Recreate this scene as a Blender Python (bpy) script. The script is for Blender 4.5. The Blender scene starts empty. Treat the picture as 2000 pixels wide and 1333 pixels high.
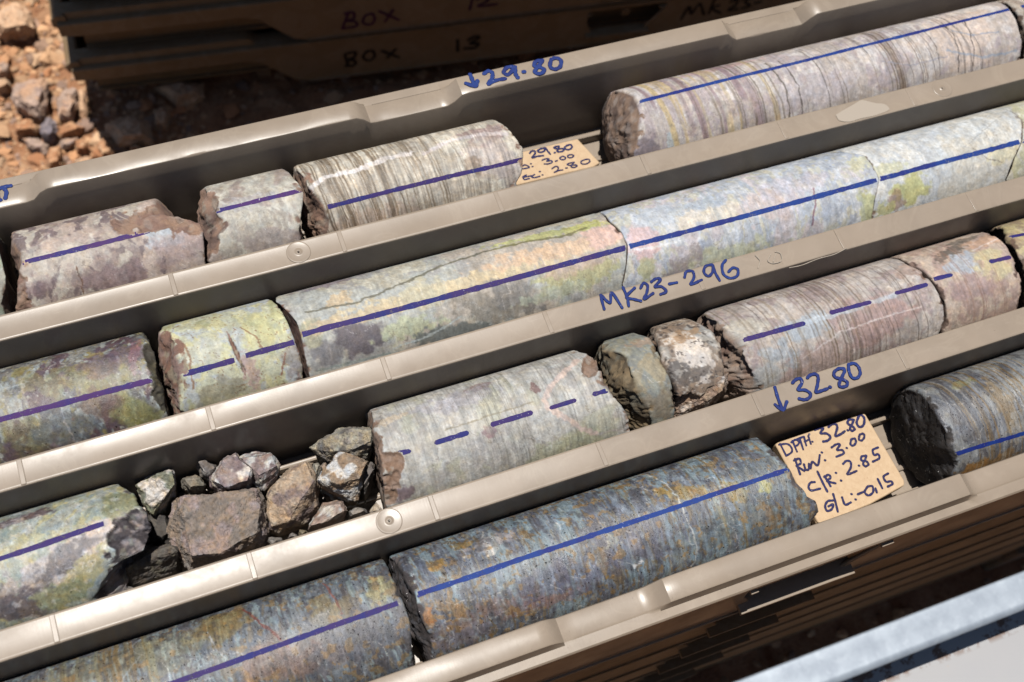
import bpy, bmesh, math, random
import numpy as np
from mathutils import Vector, Matrix

# ------------------------------------------------------------------ camera
FPX = 2255.475                     # focal length in pixels of the 2000 px wide photograph
CR = np.array([[0.93185493, 0.26668415, -0.24602024],
               [-0.34234718, 0.87085817, -0.35271016],
               [0.12018653, 0.41289904, 0.90281204]])   # columns: camera right, up, back
CP = np.array([0.00806237, -0.28591523, 0.51672296])
scn = bpy.context.scene
COL = scn.collection
cam_d = bpy.data.cameras.new('camera'); cam = bpy.data.objects.new('camera', cam_d); COL.objects.link(cam)
mw = Matrix([[*CR[0], CP[0]], [*CR[1], CP[1]], [*CR[2], CP[2]], [0, 0, 0, 1]]); cam.matrix_world = mw
cam_d.sensor_width = 36; cam_d.lens = 36 * FPX / 2000
cam_d.clip_start = 0.01; cam_d.clip_end = 200
cam_d.dof.use_dof = True; cam_d.dof.focus_distance = 0.575; cam_d.dof.aperture_fstop = 10
scn.camera = cam
# ------------------------------------------------------------------ light
EL, AZ = math.radians(81.3), math.radians(-17.0)      # azimuth from +Y towards +X
SUN = Vector((math.cos(EL) * math.sin(AZ), math.cos(EL) * math.cos(AZ), math.sin(EL)))
w = bpy.data.worlds.new('World'); scn.world = w; w.use_nodes = True
nt = w.node_tree; bg = nt.nodes['Background']
sky = nt.nodes.new('ShaderNodeTexSky'); sky.sky_type = 'NISHITA'; sky.sun_disc = False
sky.sun_elevation = EL; sky.sun_rotation = AZ; sky.air_density = 1; sky.dust_density = 0.6
nt.links.new(sky.outputs[0], bg.inputs[0]); bg.inputs[1].default_value = 0.05
sd = bpy.data.lights.new('sun', 'SUN'); sd.energy = 4.9; sd.angle = math.radians(0.53); sd.color = (1, .965, .91)
so = bpy.data.objects.new('sun', sd); COL.objects.link(so); so.rotation_euler = SUN.to_track_quat('Z', 'Y').to_euler()
so.location = (0, 0, 3)
scn.view_settings.view_transform = 'Standard'; scn.view_settings.look = 'None'
scn.view_settings.gamma = 1; scn.view_settings.use_curve_mapping = False
scn.view_settings.exposure = 1.03
scn.render.engine = 'CYCLES'

# ------------------------------------------------------------------ helpers
def ray(x, y): return CR @ np.array([(x - 1000) / FPX, -(y - 666.5) / FPX, -1.0])
def un(x, y, z=0.0):
    d = ray(x, y); return CP + (z - CP[2]) / d[2] * d
ALB = 0.45          # albedo scale, undone by the exposure
def lin(c, g=1.0):
    o = []; g = g * ALB
    for v in c[:3]:
        v = v / 255.0
        o.append((v / 12.92 if v <= .04045 else ((v + .055) / 1.055) ** 2.4) * g)
    return (*o, 1.0)
def _h(ix, iy, iz, seed):
    h = (ix.astype(np.int64) * 374761393 + iy.astype(np.int64) * 668265263 + iz.astype(np.int64) * 2147483647 + seed * 974634777) & 0xFFFFFFFF
    h = ((h ^ (h >> 13)) * 1274126177) & 0xFFFFFFFF
    h = ((h ^ (h >> 16)) * 2246822519) & 0xFFFFFFFF
    return ((h ^ (h >> 15)) & 0xFFFFFF) / 8388607.5 - 1.0
def vn(P, seed=0):
    P = np.asarray(P, float); F = np.floor(P); f = P - F; f = f * f * (3 - 2 * f); F = F.astype(np.int64)
    x, y, z = F[..., 0], F[..., 1], F[..., 2]; a, b, c = f[..., 0], f[..., 1], f[..., 2]
    r = 0
    for dx in (0, 1):
        for dy in (0, 1):
            for dz in (0, 1):
                r = r + _h(x + dx, y + dy, z + dz, seed) * (a if dx else 1 - a) * (b if dy else 1 - b) * (c if dz else 1 - c)
    return r
def fbm(P, octv=4, seed=0, gain=.5):
    P = np.asarray(P, float); r = 0; a = 1; t = 0
    for i in range(octv):
        r = r + a * vn(P * 2.03 ** i + 17.3 * i, seed + i * 7); t += a; a *= gain
    return r / t * 1.5
def sst(a, b, x):
    t = np.clip((x - a) / (b - a + 1e-12), 0, 1); return t * t * (3 - 2 * t)
def mixc(A, B, m): return A + (np.asarray(B, float) - A) * m[..., None]

def mesh_obj(name, V, F, mat=None, parent=None, smooth=True, col=None):
    me = bpy.data.meshes.new(name); me.from_pydata([tuple(v) for v in np.asarray(V).tolist()], [], F); me.update()
    if smooth: me.polygons.foreach_set('use_smooth', [True] * len(me.polygons))
    if col is not None:
        at = me.color_attributes.new('Col', 'FLOAT_COLOR', 'POINT'); at.data.foreach_set('color', np.asarray(col, np.float32).ravel())
    if mat: me.materials.append(mat)
    o = bpy.data.objects.new(name, me); COL.objects.link(o)
    if parent: o.parent = parent
    return o
def grid_faces(nu, nv, wrap=False, off=0):
    i = np.arange(nu - 1)[:, None]; j = np.arange(nv if wrap else nv - 1)[None, :]
    j2 = (j + 1) % nv
    a = i * nv + j; b = (i + 1) * nv + j; c = (i + 1) * nv + j2; d = i * nv + j2
    return (np.stack([a, b, c, d], -1).reshape(-1, 4) + off).tolist()
def tag(o, label=None, cat=None, group=None, kind=None):
    if label: o['label'] = label
    if cat: o['category'] = cat
    if group: o['group'] = group
    if kind: o['kind'] = kind
    return o
def empty(name, loc=(0, 0, 0), rz=0):
    o = bpy.data.objects.new(name, None); COL.objects.link(o); o.location = loc; o.rotation_euler = (0, 0, rz); o.empty_display_size = .02
    return o
class MB:
    def __init__(s): s.bm = bmesh.new()
    def box(s, x0, x1, y0, y1, z0, z1):
        vs = [s.bm.verts.new((x, y, z)) for x in (x0, x1) for y in (y0, y1) for z in (z0, z1)]
        for f in ((0, 1, 3, 2), (4, 6, 7, 5), (0, 4, 5, 1), (2, 3, 7, 6), (0, 2, 6, 4), (1, 5, 7, 3)): s.bm.faces.new([vs[i] for i in f])
    def prism(s, pts, a0, a1, axis='y'):
        # polygon in the plane across the axis, extruded from a0 to a1
        def P(p, a): return (p[0], a, p[1]) if axis == 'y' else ((a, p[0], p[1]) if axis == 'x' else (p[0], p[1], a))
        A = [s.bm.verts.new(P(p, a0)) for p in pts]; B = [s.bm.verts.new(P(p, a1)) for p in pts]
        s.bm.faces.new(A); s.bm.faces.new(B[::-1]); n = len(pts)
        for i in range(n): s.bm.faces.new([A[i], B[i], B[(i + 1) % n], A[(i + 1) % n]])
    def loft(s, secs):
        # list of closed sections (lists of 3D points), capped
        R = [[s.bm.verts.new(tuple(p)) for p in sec] for sec in secs]; n = len(R[0])
        for a, b in zip(R, R[1:]):
            for i in range(n): s.bm.faces.new([a[i], a[(i + 1) % n], b[(i + 1) % n], b[i]])
        s.bm.faces.new(R[0][::-1]); s.bm.faces.new(R[-1])
    def done(s, name, mat, parent=None, bevel=0, smooth=False, off=(0, 0, 0), seg=2):
        bmesh.ops.recalc_face_normals(s.bm, faces=s.bm.faces)
        if off != (0, 0, 0): bmesh.ops.translate(s.bm, vec=Vector(off), verts=s.bm.verts)
        me = bpy.data.meshes.new(name); s.bm.to_mesh(me); s.bm.free()
        me.materials.append(mat)
        o = bpy.data.objects.new(name, me); COL.objects.link(o)
        if smooth: me.polygons.foreach_set('use_smooth', [True] * len(me.polygons)); me.set_sharp_from_angle(angle=math.radians(38))
        if parent: o.parent = parent
        if bevel:
            m = o.modifiers.new('b', 'BEVEL'); m.width = bevel; m.segments = seg; m.limit_method = 'ANGLE'; m.angle_limit = math.radians(30)
            me.polygons.foreach_set('use_smooth', [True] * len(me.polygons)); me.set_sharp_from_angle(angle=math.radians(60))
        return o

# ------------------------------------------------------------------ materials
def newmat(name):
    m = bpy.data.materials.new(name); m.use_nodes = True
    return m, m.node_tree, m.node_tree.nodes['Principled BSDF']
def N(nt, t, **kw):
    n = nt.nodes.new(t)
    for k, v in kw.items():
        if k == 'ins':
            for a, b in v.items(): n.inputs[a].default_value = b
        else: setattr(n, k, v)
    return n
def noise(nt, scale, detail=4, rough=.6, vec=None, dist=0):
    n = N(nt, 'ShaderNodeTexNoise', ins={'Scale': scale, 'Detail': detail, 'Roughness': rough, 'Distortion': dist})
    if vec: nt.links.new(vec, n.inputs['Vector'])
    return n.outputs['Fac']
def ramp(nt, fac, stops):
    r = N(nt, 'ShaderNodeValToRGB'); e = r.color_ramp.elements
    while len(e) > 1: e.remove(e[-1])
    e[0].position = stops[0][0]; e[0].color = stops[0][1]
    for p, c in stops[1:]: x = e.new(p); x.color = c
    nt.links.new(fac, r.inputs[0]); return r.outputs[0]
def mix(nt, a, b, fac, mode='MIX'):
    n = N(nt, 'ShaderNodeMix', data_type='RGBA', blend_type=mode)
    for s, v in ((n.inputs[6], a), (n.inputs[7], b), (n.inputs[0], fac)):
        if hasattr(v, 'links') or hasattr(v, 'is_linked'): nt.links.new(v, s)
        else: s.default_value = v
    return n.outputs[2]
def g(v): return (v, v, v, 1)
def objvec(nt, scale=(1, 1, 1), rot=(0, 0, 0)):
    tc = N(nt, 'ShaderNodeTexCoord'); mp = N(nt, 'ShaderNodeMapping', ins={'Scale': scale, 'Rotation': rot})
    nt.links.new(tc.outputs['Object'], mp.inputs[0]); return mp.outputs[0]
def bump(nt, h, dist, strength=1, prev=None):
    b = N(nt, 'ShaderNodeBump', ins={'Strength': strength, 'Distance': dist}); nt.links.new(h, b.inputs['Height'])
    if prev: nt.links.new(prev, b.inputs['Normal'])
    return b.outputs[0]

def plastic(name, px, gain=.78, rough=.36, dust=.5):
    m, nt, b = newmat(name); v = objvec(nt); c = lin(px, gain)
    base = mix(nt, c, tuple(x * .86 for x in c[:3]) + (1,), ramp(nt, noise(nt, 26, 5, .6, v), [(.4, g(0)), (.7, g(1))]))
    # dried dust and wash marks with edges of their own
    d1 = noise(nt, 38, 6, .55, v, 1.2)
    ring = ramp(nt, d1, [(.50, g(0)), (.56, g(.55)), (.575, g(.12)), (.75, g(.35))])
    base = mix(nt, base, lin((205, 190, 170), gain), mix(nt, g(0), ring, dust))
    # fine scratches along the moulding
    sc = noise(nt, 1, 3, .7, objvec(nt, (60, 1400, 1400)))
    base = mix(nt, base, lin((215, 203, 188), gain), ramp(nt, sc, [(.66, g(0)), (.8, g(.35))]))
    spk = noise(nt, 900, 2, .5, v)
    base = mix(nt, base, lin((90, 76, 62), gain), ramp(nt, spk, [(.74, g(0)), (.8, g(.6))]))
    nt.links.new(base, b.inputs['Base Color'])
    rg = ramp(nt, noise(nt, 32, 6, .65, v), [(.38, g(rough - .03)), (.52, g(rough + .03)), (.68, g(rough + .14))])
    nt.links.new(rg, b.inputs['Roughness'])
    b.inputs['Specular IOR Level'].default_value = .24
    n1 = bump(nt, noise(nt, 1, 2, .6, objvec(nt, (1400, 60, 1400))), .00002, .5)
    n2 = bump(nt, noise(nt, 1800, 3, .6, v), .00003, .4, n1)
    n3 = bump(nt, noise(nt, 30, 2, .5, v), .0003, .35, n2)
    nt.links.new(n3, b.inputs['Normal'])
    return m
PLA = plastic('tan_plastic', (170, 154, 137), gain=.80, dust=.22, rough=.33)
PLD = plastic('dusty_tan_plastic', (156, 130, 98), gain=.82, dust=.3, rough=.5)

def rockmat(name, sparkle=0, rough=.62, wet=0.0, bs=1.0, streak=.06, grain=.2, hue=.35, clast=.10, dark=.28):
    m, nt, b = newmat(name); v = objvec(nt)
    at = N(nt, 'ShaderNodeAttribute', attribute_name='Col')
    c = at.outputs['Color']; fr = at.outputs['Alpha']
    v2 = objvec(nt, (1.7, .5, .5) if sparkle > .02 else (1.25, .75, .75), (0, 0, .12)) if streak else v
    n1 = noise(nt, 420, 6, .68, v2); n2 = noise(nt, 1600, 4, .7, v); n3 = noise(nt, 130, 5, .65, v, .8)
    c = mix(nt, c, mix(nt, c, g(.55), 1.0, 'MULTIPLY'), ramp(nt, n1, [(.50, g(0)), (.68, g(dark))]))
    c = mix(nt, c, mix(nt, c, g(1.35), 1.0, 'MULTIPLY'), ramp(nt, n3, [(.5, g(0)), (.68, g(.75))]))
    c = mix(nt, c, mix(nt, c, g(.30), 1.0, 'MULTIPLY'), ramp(nt, n2, [(.64, g(0)), (.78, g(.22))]))
    hn = noise(nt, 210, 4, .65, objvec(nt, (1, 1, 1), (.4, .2, .9)))
    c = mix(nt, c, mix(nt, c, (1.16, 1.0, .76, 1), 1.0, 'MULTIPLY'), ramp(nt, hn, [(.52, g(0)), (.66, g(hue))]))
    c = mix(nt, c, mix(nt, c, (.84, .98, 1.16, 1), 1.0, 'MULTIPLY'), ramp(nt, hn, [(.34, g(hue)), (.48, g(0))]))
    n4 = noise(nt, 800, 5, .75, v2)
    c = mix(nt, c, mix(nt, c, g(1.7), 1.0, 'MULTIPLY'), ramp(nt, n4, [(.56, g(0)), (.68, g(grain))]))
    c = mix(nt, c, mix(nt, c, g(.45), 1.0, 'MULTIPLY'), ramp(nt, n4, [(.32, g(grain)), (.44, g(0))]))
    vw = N(nt, 'ShaderNodeVectorMath', operation='MULTIPLY_ADD'); vw.inputs[1].default_value = (.004,) * 3
    nz_ = N(nt, 'ShaderNodeTexNoise', ins={'Scale': 300, 'Detail': 3}); nt.links.new(v, nz_.inputs['Vector']); nt.links.new(nz_.outputs['Color'], vw.inputs[0]); nt.links.new(v2, vw.inputs[2])
    vc = N(nt, 'ShaderNodeTexVoronoi', ins={'Scale': 430.0}); nt.links.new(vw.outputs[0], vc.inputs['Vector'])
    sc_ = N(nt, 'ShaderNodeSeparateColor'); nt.links.new(vc.outputs['Color'], sc_.inputs[0])
    c = mix(nt, c, mix(nt, c, g(.62), 1.0, 'MULTIPLY'), ramp(nt, sc_.outputs[0], [(.72, g(0)), (.80, g(clast))]))
    c = mix(nt, c, mix(nt, c, g(1.4), 1.0, 'MULTIPLY'), ramp(nt, sc_.outputs[1], [(.74, g(0)), (.82, g(clast))]))
    # hairlines
    hl = N(nt, 'ShaderNodeTexVoronoi', feature='DISTANCE_TO_EDGE', ins={'Scale': 85}); nt.links.new(objvec(nt, (1, .6, .6), (.3, .5, .2)), hl.inputs['Vector'])
    # lathe streaks run round the core
    st = noise(nt, 1, 3, .75, objvec(nt, (1500, 45, 45)))
    c = mix(nt, c, mix(nt, c, g(.72), 1.0, 'MULTIPLY'), mix(nt, g(0), ramp(nt, st, [(.54, g(0)), (.68, g(1))]), streak))
    c = mix(nt, c, mix(nt, c, g(1.22), 1.0, 'MULTIPLY'), mix(nt, g(0), ramp(nt, st, [(.30, g(1)), (.42, g(0))]), streak))
    nt.links.new(c, b.inputs['Base Color'])
    rr = ramp(nt, n3, [(.35, g(rough - wet)), (.65, g(rough + .12))])
    rr = mix(nt, rr, g(.85), fr)
    nb = bump(nt, n1, .0006 * bs, .7)
    nb = bump(nt, n2, .00022 * bs, .6, nb)
    nb = bump(nt, st, .00010, streak * .7, nb)
    if sparkle:
        vo = N(nt, 'ShaderNodeTexVoronoi', ins={'Scale': 1700.0}); nt.links.new(v, vo.inputs['Vector'])
        sx = N(nt, 'ShaderNodeSeparateColor'); nt.links.new(vo.outputs['Color'], sx.inputs[0])
        mk = ramp(nt, sx.outputs[0], [(1 - sparkle, g(0)), (1 - sparkle + .01, g(1))])
        vs = N(nt, 'ShaderNodeVectorMath', operation='MULTIPLY_ADD'); vs.inputs[1].default_value = (1.3, 1.3, 1.3); vs.inputs[2].default_value = (-.65, -.65, -.65)
        nt.links.new(vo.outputs['Color'], vs.inputs[0])
        va = N(nt, 'ShaderNodeVectorMath', operation='ADD'); nt.links.new(nb, va.inputs[0]); nt.links.new(vs.outputs[0], va.inputs[1])
        vnn = N(nt, 'ShaderNodeVectorMath', operation='NORMALIZE'); nt.links.new(va.outputs[0], vnn.inputs[0])
        nb = mix(nt, nb, vnn.outputs[0], mk)
        rr = mix(nt, rr, g(.16), mk)
    nt.links.new(rr, b.inputs['Roughness']); nt.links.new(nb, b.inputs['Normal'])
    return m
RK = rockmat('core_rock'); RKW = rockmat('core_rock_damp', grain=.5, hue=.8, clast=.35, dark=.5, sparkle=.012, rough=.5, wet=.12)
RKS = rockmat('core_rock_mica', grain=.7, hue=.5, clast=.35, dark=.45, streak=.25, sparkle=.035, rough=.5, wet=.12, bs=1.1)
RKR = rockmat('broken_rock', grain=.5, hue=.8, dark=.5, clast=.3, rough=.8, bs=2.4, streak=0.0)

def inkmat(name, a, b_, wear=.1, gain=.5):
    m, nt, b = newmat(name); v = objvec(nt)
    c = mix(nt, lin(a, gain), lin(b_, gain), ramp(nt, noise(nt, 55, 3, .6, v), [(.42, g(0)), (.58, g(1))]))
    c = mix(nt, c, g(.5), ramp(nt, noise(nt, 900, 3, .7, v), [(.66, g(0)), (.75, g(.45))]))
    nt.links.new(c, b.inputs['Base Color']); b.inputs['Roughness'].default_value = .7; b.inputs['Specular IOR Level'].default_value = .2
    al = ramp(nt, noise(nt, 500, 4, .7, v), [(.5 + (.5 - wear) * .5, g(1)), (.56 + (.5 - wear) * .5, g(.6))])
    nt.links.new(al, b.inputs['Alpha'])
    return m
INK = inkmat('purple_blue_ink', (70, 44, 134), (32, 44, 146), wear=.36)
INKB = inkmat('blue_ink', (18, 76, 176), (28, 52, 156), wear=.36)
INKP = inkmat('purple_ink', (92, 44, 134), (60, 46, 146), wear=.36)
INKT = inkmat('marker_blue', (18, 66, 160), (14, 48, 140), wear=.02)
INKN = inkmat('navy_ink', (36, 42, 118), (44, 38, 104), wear=.02)
INKD = inkmat('dark_marker', (40, 26, 16), (30, 20, 14), wear=.02)
INKV = inkmat('violet_marker', (110, 34, 90), (90, 30, 84), wear=.02)

# ------------------------------------------------------------------ the ground
GZ = -0.425
def ground_h(P):
    P = np.asarray(P, float); q = np.concatenate([P[..., :2], np.zeros(P.shape[:-1] + (1,))], -1)
    near = np.exp(-((q[..., 0] - .2) ** 2 + q[..., 1] ** 2) / 1.6)
    return GZ - .006 + .012 * fbm(q * 9, 3, 3) + near * (.006 * fbm(q * 45, 4, 5) + .003 * fbm(q * 160, 3, 9))
def make_ground():
    k = np.linspace(-1, 1, 401); s = np.sign(k) * (np.abs(k) * .75 + 60 * np.abs(k) ** 9)
    X, Y = np.meshgrid(s + .15, s + .25, indexing='ij'); P = np.stack([X, Y, X * 0], -1).reshape(-1, 3); P[:, 2] = ground_h(P)
    m, nt, b = newmat('red_dirt'); v = objvec(nt)
    c = ramp(nt, noise(nt, 35, 6, .65, v), [(.3, lin((176, 116, 76), .8)), (.5, lin((204, 146, 102), .8)), (.7, lin((222, 176, 134), .8))])
    c = mix(nt, c, lin((150, 88, 50), .8), ramp(nt, noise(nt, 260, 5, .7, v), [(.52, g(0)), (.68, g(.8))]))
    nt.links.new(c, b.inputs['Base Color']); b.inputs['Roughness'].default_value = .95
    nt.links.new(bump(nt, noise(nt, 300, 6, .7, v), .004, .9), b.inputs['Normal'])
    o = mesh_obj('ground', P, grid_faces(401, 401), m); tag(o, kind='structure'); return o
make_ground()

def hull(pts, sub=3):
    bm = bmesh.new()
    for p in pts: bm.verts.new(tuple(p))
    r = bmesh.ops.convex_hull(bm, input=bm.verts)
    junk = [e for e in r['geom_interior'] + r['geom_unused'] if isinstance(e, bmesh.types.BMVert)]
    bmesh.ops.delete(bm, geom=list(set(junk)), context='VERTS')
    bmesh.ops.triangulate(bm, faces=bm.faces)
    for _ in range(sub): bmesh.ops.subdivide_edges(bm, edges=bm.edges, cuts=1, use_grid_fill=True)
    bmesh.ops.recalc_face_normals(bm, faces=bm.faces)
    bm.verts.ensure_lookup_table(); bm.normal_update()
    V = np.array([v.co[:] for v in bm.verts]); Nn = np.array([v.normal[:] for v in bm.verts]); F = [[v.index for v in f.verts] for f in bm.faces]
    bm.free(); return V, Nn, F
def rockcol(Vm, seed, pal, scale=9, vein=None, gain=.85):
    # Vm in millimetres
    n = fbm(Vm / scale + seed, 5, seed); n2 = fbm(Vm / (scale * .45) + 9, 4, seed + 50)
    C = np.tile(np.array(pal[0], float), (len(Vm), 1))
    C = mixc(C, pal[1], sst(-.15, .25, n)); C = mixc(C, pal[2 % len(pal)], sst(.12, .42, n2) * .8)
    if vein:
        C = mixc(C, vein[0], sst(vein[1] - .15, vein[1] + .15, fbm(Vm / vein[2], 4, seed + 90)))
    C = C * (1 + .14 * vn(Vm / .8, seed)[:, None])
    A = np.array([lin(c) for c in [(1, 1, 1)]])
    C = np.clip(C, 0, 255) / 255; L = np.where(C <= .04045, C / 12.92, ((C + .055) / 1.055) ** 2.4) * gain * ALB
    return L

TMAT, tnt, tb = newmat('rubble_stone')
_tc = objvec(tnt); _oi = N(tnt, 'ShaderNodeObjectInfo'); _at = N(tnt, 'ShaderNodeAttribute', attribute_name='Col')
_c = mix(tnt, _at.outputs['Color'], mix(tnt, _at.outputs['Color'], g(.6), 1.0, 'MULTIPLY'), ramp(tnt, noise(tnt, 220, 5, .7, _tc), [(.48, g(0)), (.7, g(.6))]))
tnt.links.new(_c, tb.inputs['Base Color']); tb.inputs['Roughness'].default_value = .9
tnt.links.new(bump(tnt, noise(tnt, 400, 5, .7, _tc), .0015, .7), tb.inputs['Normal'])
def rubble():
    rng = np.random.RandomState(4)
    temps = []
    for k in range(8):
        pts = rng.normal(size=(14, 3)); pts /= np.linalg.norm(pts, axis=1)[:, None]; pts *= rng.uniform(.75, 1.05, (14, 1)); pts[:, 2] *= .62
        V, Nn, F = hull(pts, 1); V = V + Nn * (.06 * fbm(V * 2.2, 2, k))[:, None]; V1, _, F1 = hull(pts, 0); temps.append(((V, np.array(F)), (V1, np.array(F1))))
    VV, FF, CC = [], [], []; off = 0
    pal = [(222, 170, 124), (212, 156, 110), (232, 188, 146), (196, 156, 128), (186, 150, 128), (220, 172, 128), (206, 140, 92), (230, 180, 134)]
    spots = []
    for _ in range(2600):
        r = .0028 * (1 + rng.pareto(2.4)); r = min(r, .0095)
        spots.append((rng.uniform(-.24, .80), rng.uniform(.12, .62), r))
    for _ in range(6500):
        r = min(.0015 * (1 + rng.pareto(1.9)), .009); spots.append((rng.uniform(-.26, .06), rng.uniform(.12, .62), r))
    for _ in range(500):
        spots.append((rng.uniform(.0, .75), rng.uniform(-.46, -.2), min(.003 * (1 + rng.pareto(2.4)), .012)))
    S = np.array(spots); H = ground_h(np.stack([S[:, 0], S[:, 1], S[:, 0] * 0], -1))
    for (x, y, r), h in zip(spots, H):
        V, F = temps[rng.randint(8)][0 if r > .0055 else 1]; a = rng.uniform(0, 6.28); R = np.array([[math.cos(a), -math.sin(a), 0], [math.sin(a), math.cos(a), 0], [0, 0, 1]])
        W = (V * [r * rng.uniform(.8, 1.35), r, r * rng.uniform(.7, 1.1)]) @ R.T + [x, y, h + r * .25]
        VV.append(W); FF.append(F + off); off += len(W)
        c = np.array(lin(np.array(pal[rng.randint(len(pal))]) * rng.uniform(.85, 1.1), .85)); c[3] = 1; CC.append(np.tile(c, (len(W), 1)))
    o = mesh_obj('rubble', np.concatenate(VV), np.concatenate(FF).tolist(), TMAT, col=np.concatenate(CC), smooth=False)
    tag(o, kind='stuff', label='loose orange brown gravel scattered over the red dirt', cat='gravel')
rubble()

# ------------------------------------------------------------------ core trays
PITCH = .073; WD = .0134; TH = .064       # rib pitch, rib width, tray height
TX, TY = .258, -.077                       # centre of the main tray
def low(x):                                # 1 where the rail dips (x local)
    d = np.min(np.abs(np.asarray(x)[..., None] - np.array([-.559, -.3355, -.113, .1095, .332, .5545])), -1)
    return 1 - sst(.0215, .0305, d)
YI, YO, YL = .0626 - TY, .0748 - TY, .0806 - TY     # rail inner, raised outer, ledge outer
def rail(sgn, parent, mat):
    xs = np.arange(-.52, .5201, .004); secs = []
    for x in xs:
        h = -.0078 * float(low(np.array([x]))[0]); wob = .00008 * math.sin(x * 74) + .00006 * math.sin(x * 190 + sgn)
        pr = [(YI - .0018, -.024), (YI + .0003, -.0012 + h), (YI + .0007, -.0003 + h), (YI + .0015, h + wob), (YO - .0012, h + wob), (YO - .0003, h - .0004), (YO, max(h - .0015, -.0079)),
              (YO + .0012, -.0079), (YL - .0008, -.0081), (YL, -.0090), (YL + .0002, -.0125), (YL - .0012, -.0128), (YL - .0030, -.0112), (YI + .006, -.0112), (YI + .006, -.024)]
        secs.append([(x, sgn * y, z + TH) for y, z in pr])
    mb = MB(); mb.loft(secs); return mb.done('side_rail', mat, parent, smooth=True)
def divider(k, parent, mat):
    yc = -WD / 2 - k * PITCH - TY; xs = np.arange(-.512, .5121, .004); secs = []
    n1 = fbm(np.stack([xs * 13, xs * 0 + k * 9.7, xs * 0], -1), 2, 11)
    for x, n in zip(xs, n1):
        X = x + TX; fr = ((X / .08494) + .5) % 1 - .5; tick = abs(fr) * .08494 < .0021
        crown = .00012 * math.cos(2 * math.pi * X / .08494) + n * .00014
        z0 = crown + (.00035 if False else 0)
        e = z0 + .00010
        pr = [(-.0098, -.0585), (-.0069, -.0012), (-.0066, -.0003 + e), (-.0060, e), (-.0055, e), (-.0050, z0), (0, z0), (.0050, z0), (.0055, e), (.0060, e), (.0066, -.0003 + e), (.0069, -.0012), (.0098, -.0585)]
        secs.append([(x, yc + y, z + TH) for y, z in pr])
    mb = MB(); mb.loft(secs)
    o = mb.done('divider', mat, parent, smooth=True)
    # moulded joint ridges, a shallow pair every 85 mm
    mb = MB()
    for i in range(-4, 10):
        X = i * .08494 - TX
        if abs(X) > .5: continue
        mb.prism([(yc - .0066, -.0004), (yc + .0066, -.0004), (yc + .0061, .00050), (yc - .0061, .00050)], X - .0012, X + .0012, 'x')
    r = mb.done('joint_ridges', mat, o, off=(0, 0, TH), bevel=.0003)
    r['kind'] = 'stuff'
    return o
def skirt(sgn, parent, mat, opening=True):
    zt, zb, zs = -.0118, -.0605, -.0245
    y0, y1 = sgn * (YL - .0030), sgn * (YL - .0008)
    L = [(-.52, zt), (-.0395, zt), (-.0395, -.030), (-.030, -.0475), (-.030, zb), (-.315, zb), (-.326, zb + .003), (-.357, zs - .004), (-.371, zs), (-.50, zs), (-.52, zs + .002)]
    Rr = [(.52, zt), (.041, zt), (.041, -.020), (.020, -.0475), (.020, zb), (.315, zb), (.326, zb + .003), (.357, zs - .004), (.371, zs), (.50, zs), (.52, zs + .002)]
    mb = MB(); mb.prism(L, y0, y1); mb.prism(Rr, y0, y1)
    mb.prism([(-.0297, -.0476), (.0197, -.0476), (.0197, zb), (-.0297, zb)], y0, y1)
    for v in mb.bm.verts: v.co.y += sgn * .0034 * min(1, max(0, (-.0118 - v.co.z) / .0487))
    o = mb.done('side_wall', mat, parent, bevel=.0006, off=(0, 0, TH), seg=1)
    ya, yb = sgn * (YL + .0012), sgn * (YL + .0037)
    mb = MB(); mb.prism([(-.314, -.0605), (.314, -.0605), (.314, -.0592), (-.314, -.0592)], ya, yb)
    mb.done('foot_flange', mat, o, bevel=.0003, off=(0, 0, TH), seg=1)
    mb = MB(); mb.prism([(-.0385, -.0440), (.0150, -.0440), (.0280, -.0455), (.0280, -.0472), (-.0385, -.0472)], sgn * (YL - .004), sgn * (YL + .0064))
    mb.done('latch_sill', mat, o, bevel=.0003, off=(0, 0, TH))
    for xa, xb in ((-.0402, -.0360), (.0330, .0400)):
        mb = MB(); mb.prism([(xa, -.0165), (xb, -.0165), (xb - .002, -.0185), (xa, -.0185)], sgn * (YL - .0012), sgn * (YL + .0016)); mb.done('latch_tab', mat, o, bevel=.0003, off=(0, 0, TH))
    mb = MB(); mb.box(-.004, .004, min(y0, y1), max(y0, y1), -.026, -.018); mb.box(-.0012, .0012, min(y0, y1), max(y0, y1), -.026, -.0118)
    mb.done('latch_pin', mat, o, bevel=.0006, off=(0, 0, TH))
    return o
def endwall(sgn, parent, mat):
    mb = MB(); xs = sgn * .52
    # lip that sticks out, wall that curves in towards the foot
    pr = [(xs * 1.0, 0), (xs + sgn * .004, -.004), (xs + sgn * .004, -.012), (xs + sgn * .001, -.014), (xs - sgn * .002, -.018), (xs - sgn * .006, -.0225), (xs - sgn * .012, -.0255), (xs - sgn * .014, -.0255), (xs - sgn * .009, -.020), (xs - sgn * .008, -.002), (xs - sgn * .006, 0)]
    mb.prism([(p[0], p[1] - .0002) for p in pr], -YL + .0032, YL - .0032)
    return mb.done('end_wall', mat, parent, off=(0, 0, TH), bevel=.0006)
def floor_part(parent, mat):
    mb = MB(); mb.box(-.505, .505, -.140, .140, -.0625, -.0598)
    return mb.done('channel_floor', mat, parent, off=(0, 0, TH))
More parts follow.
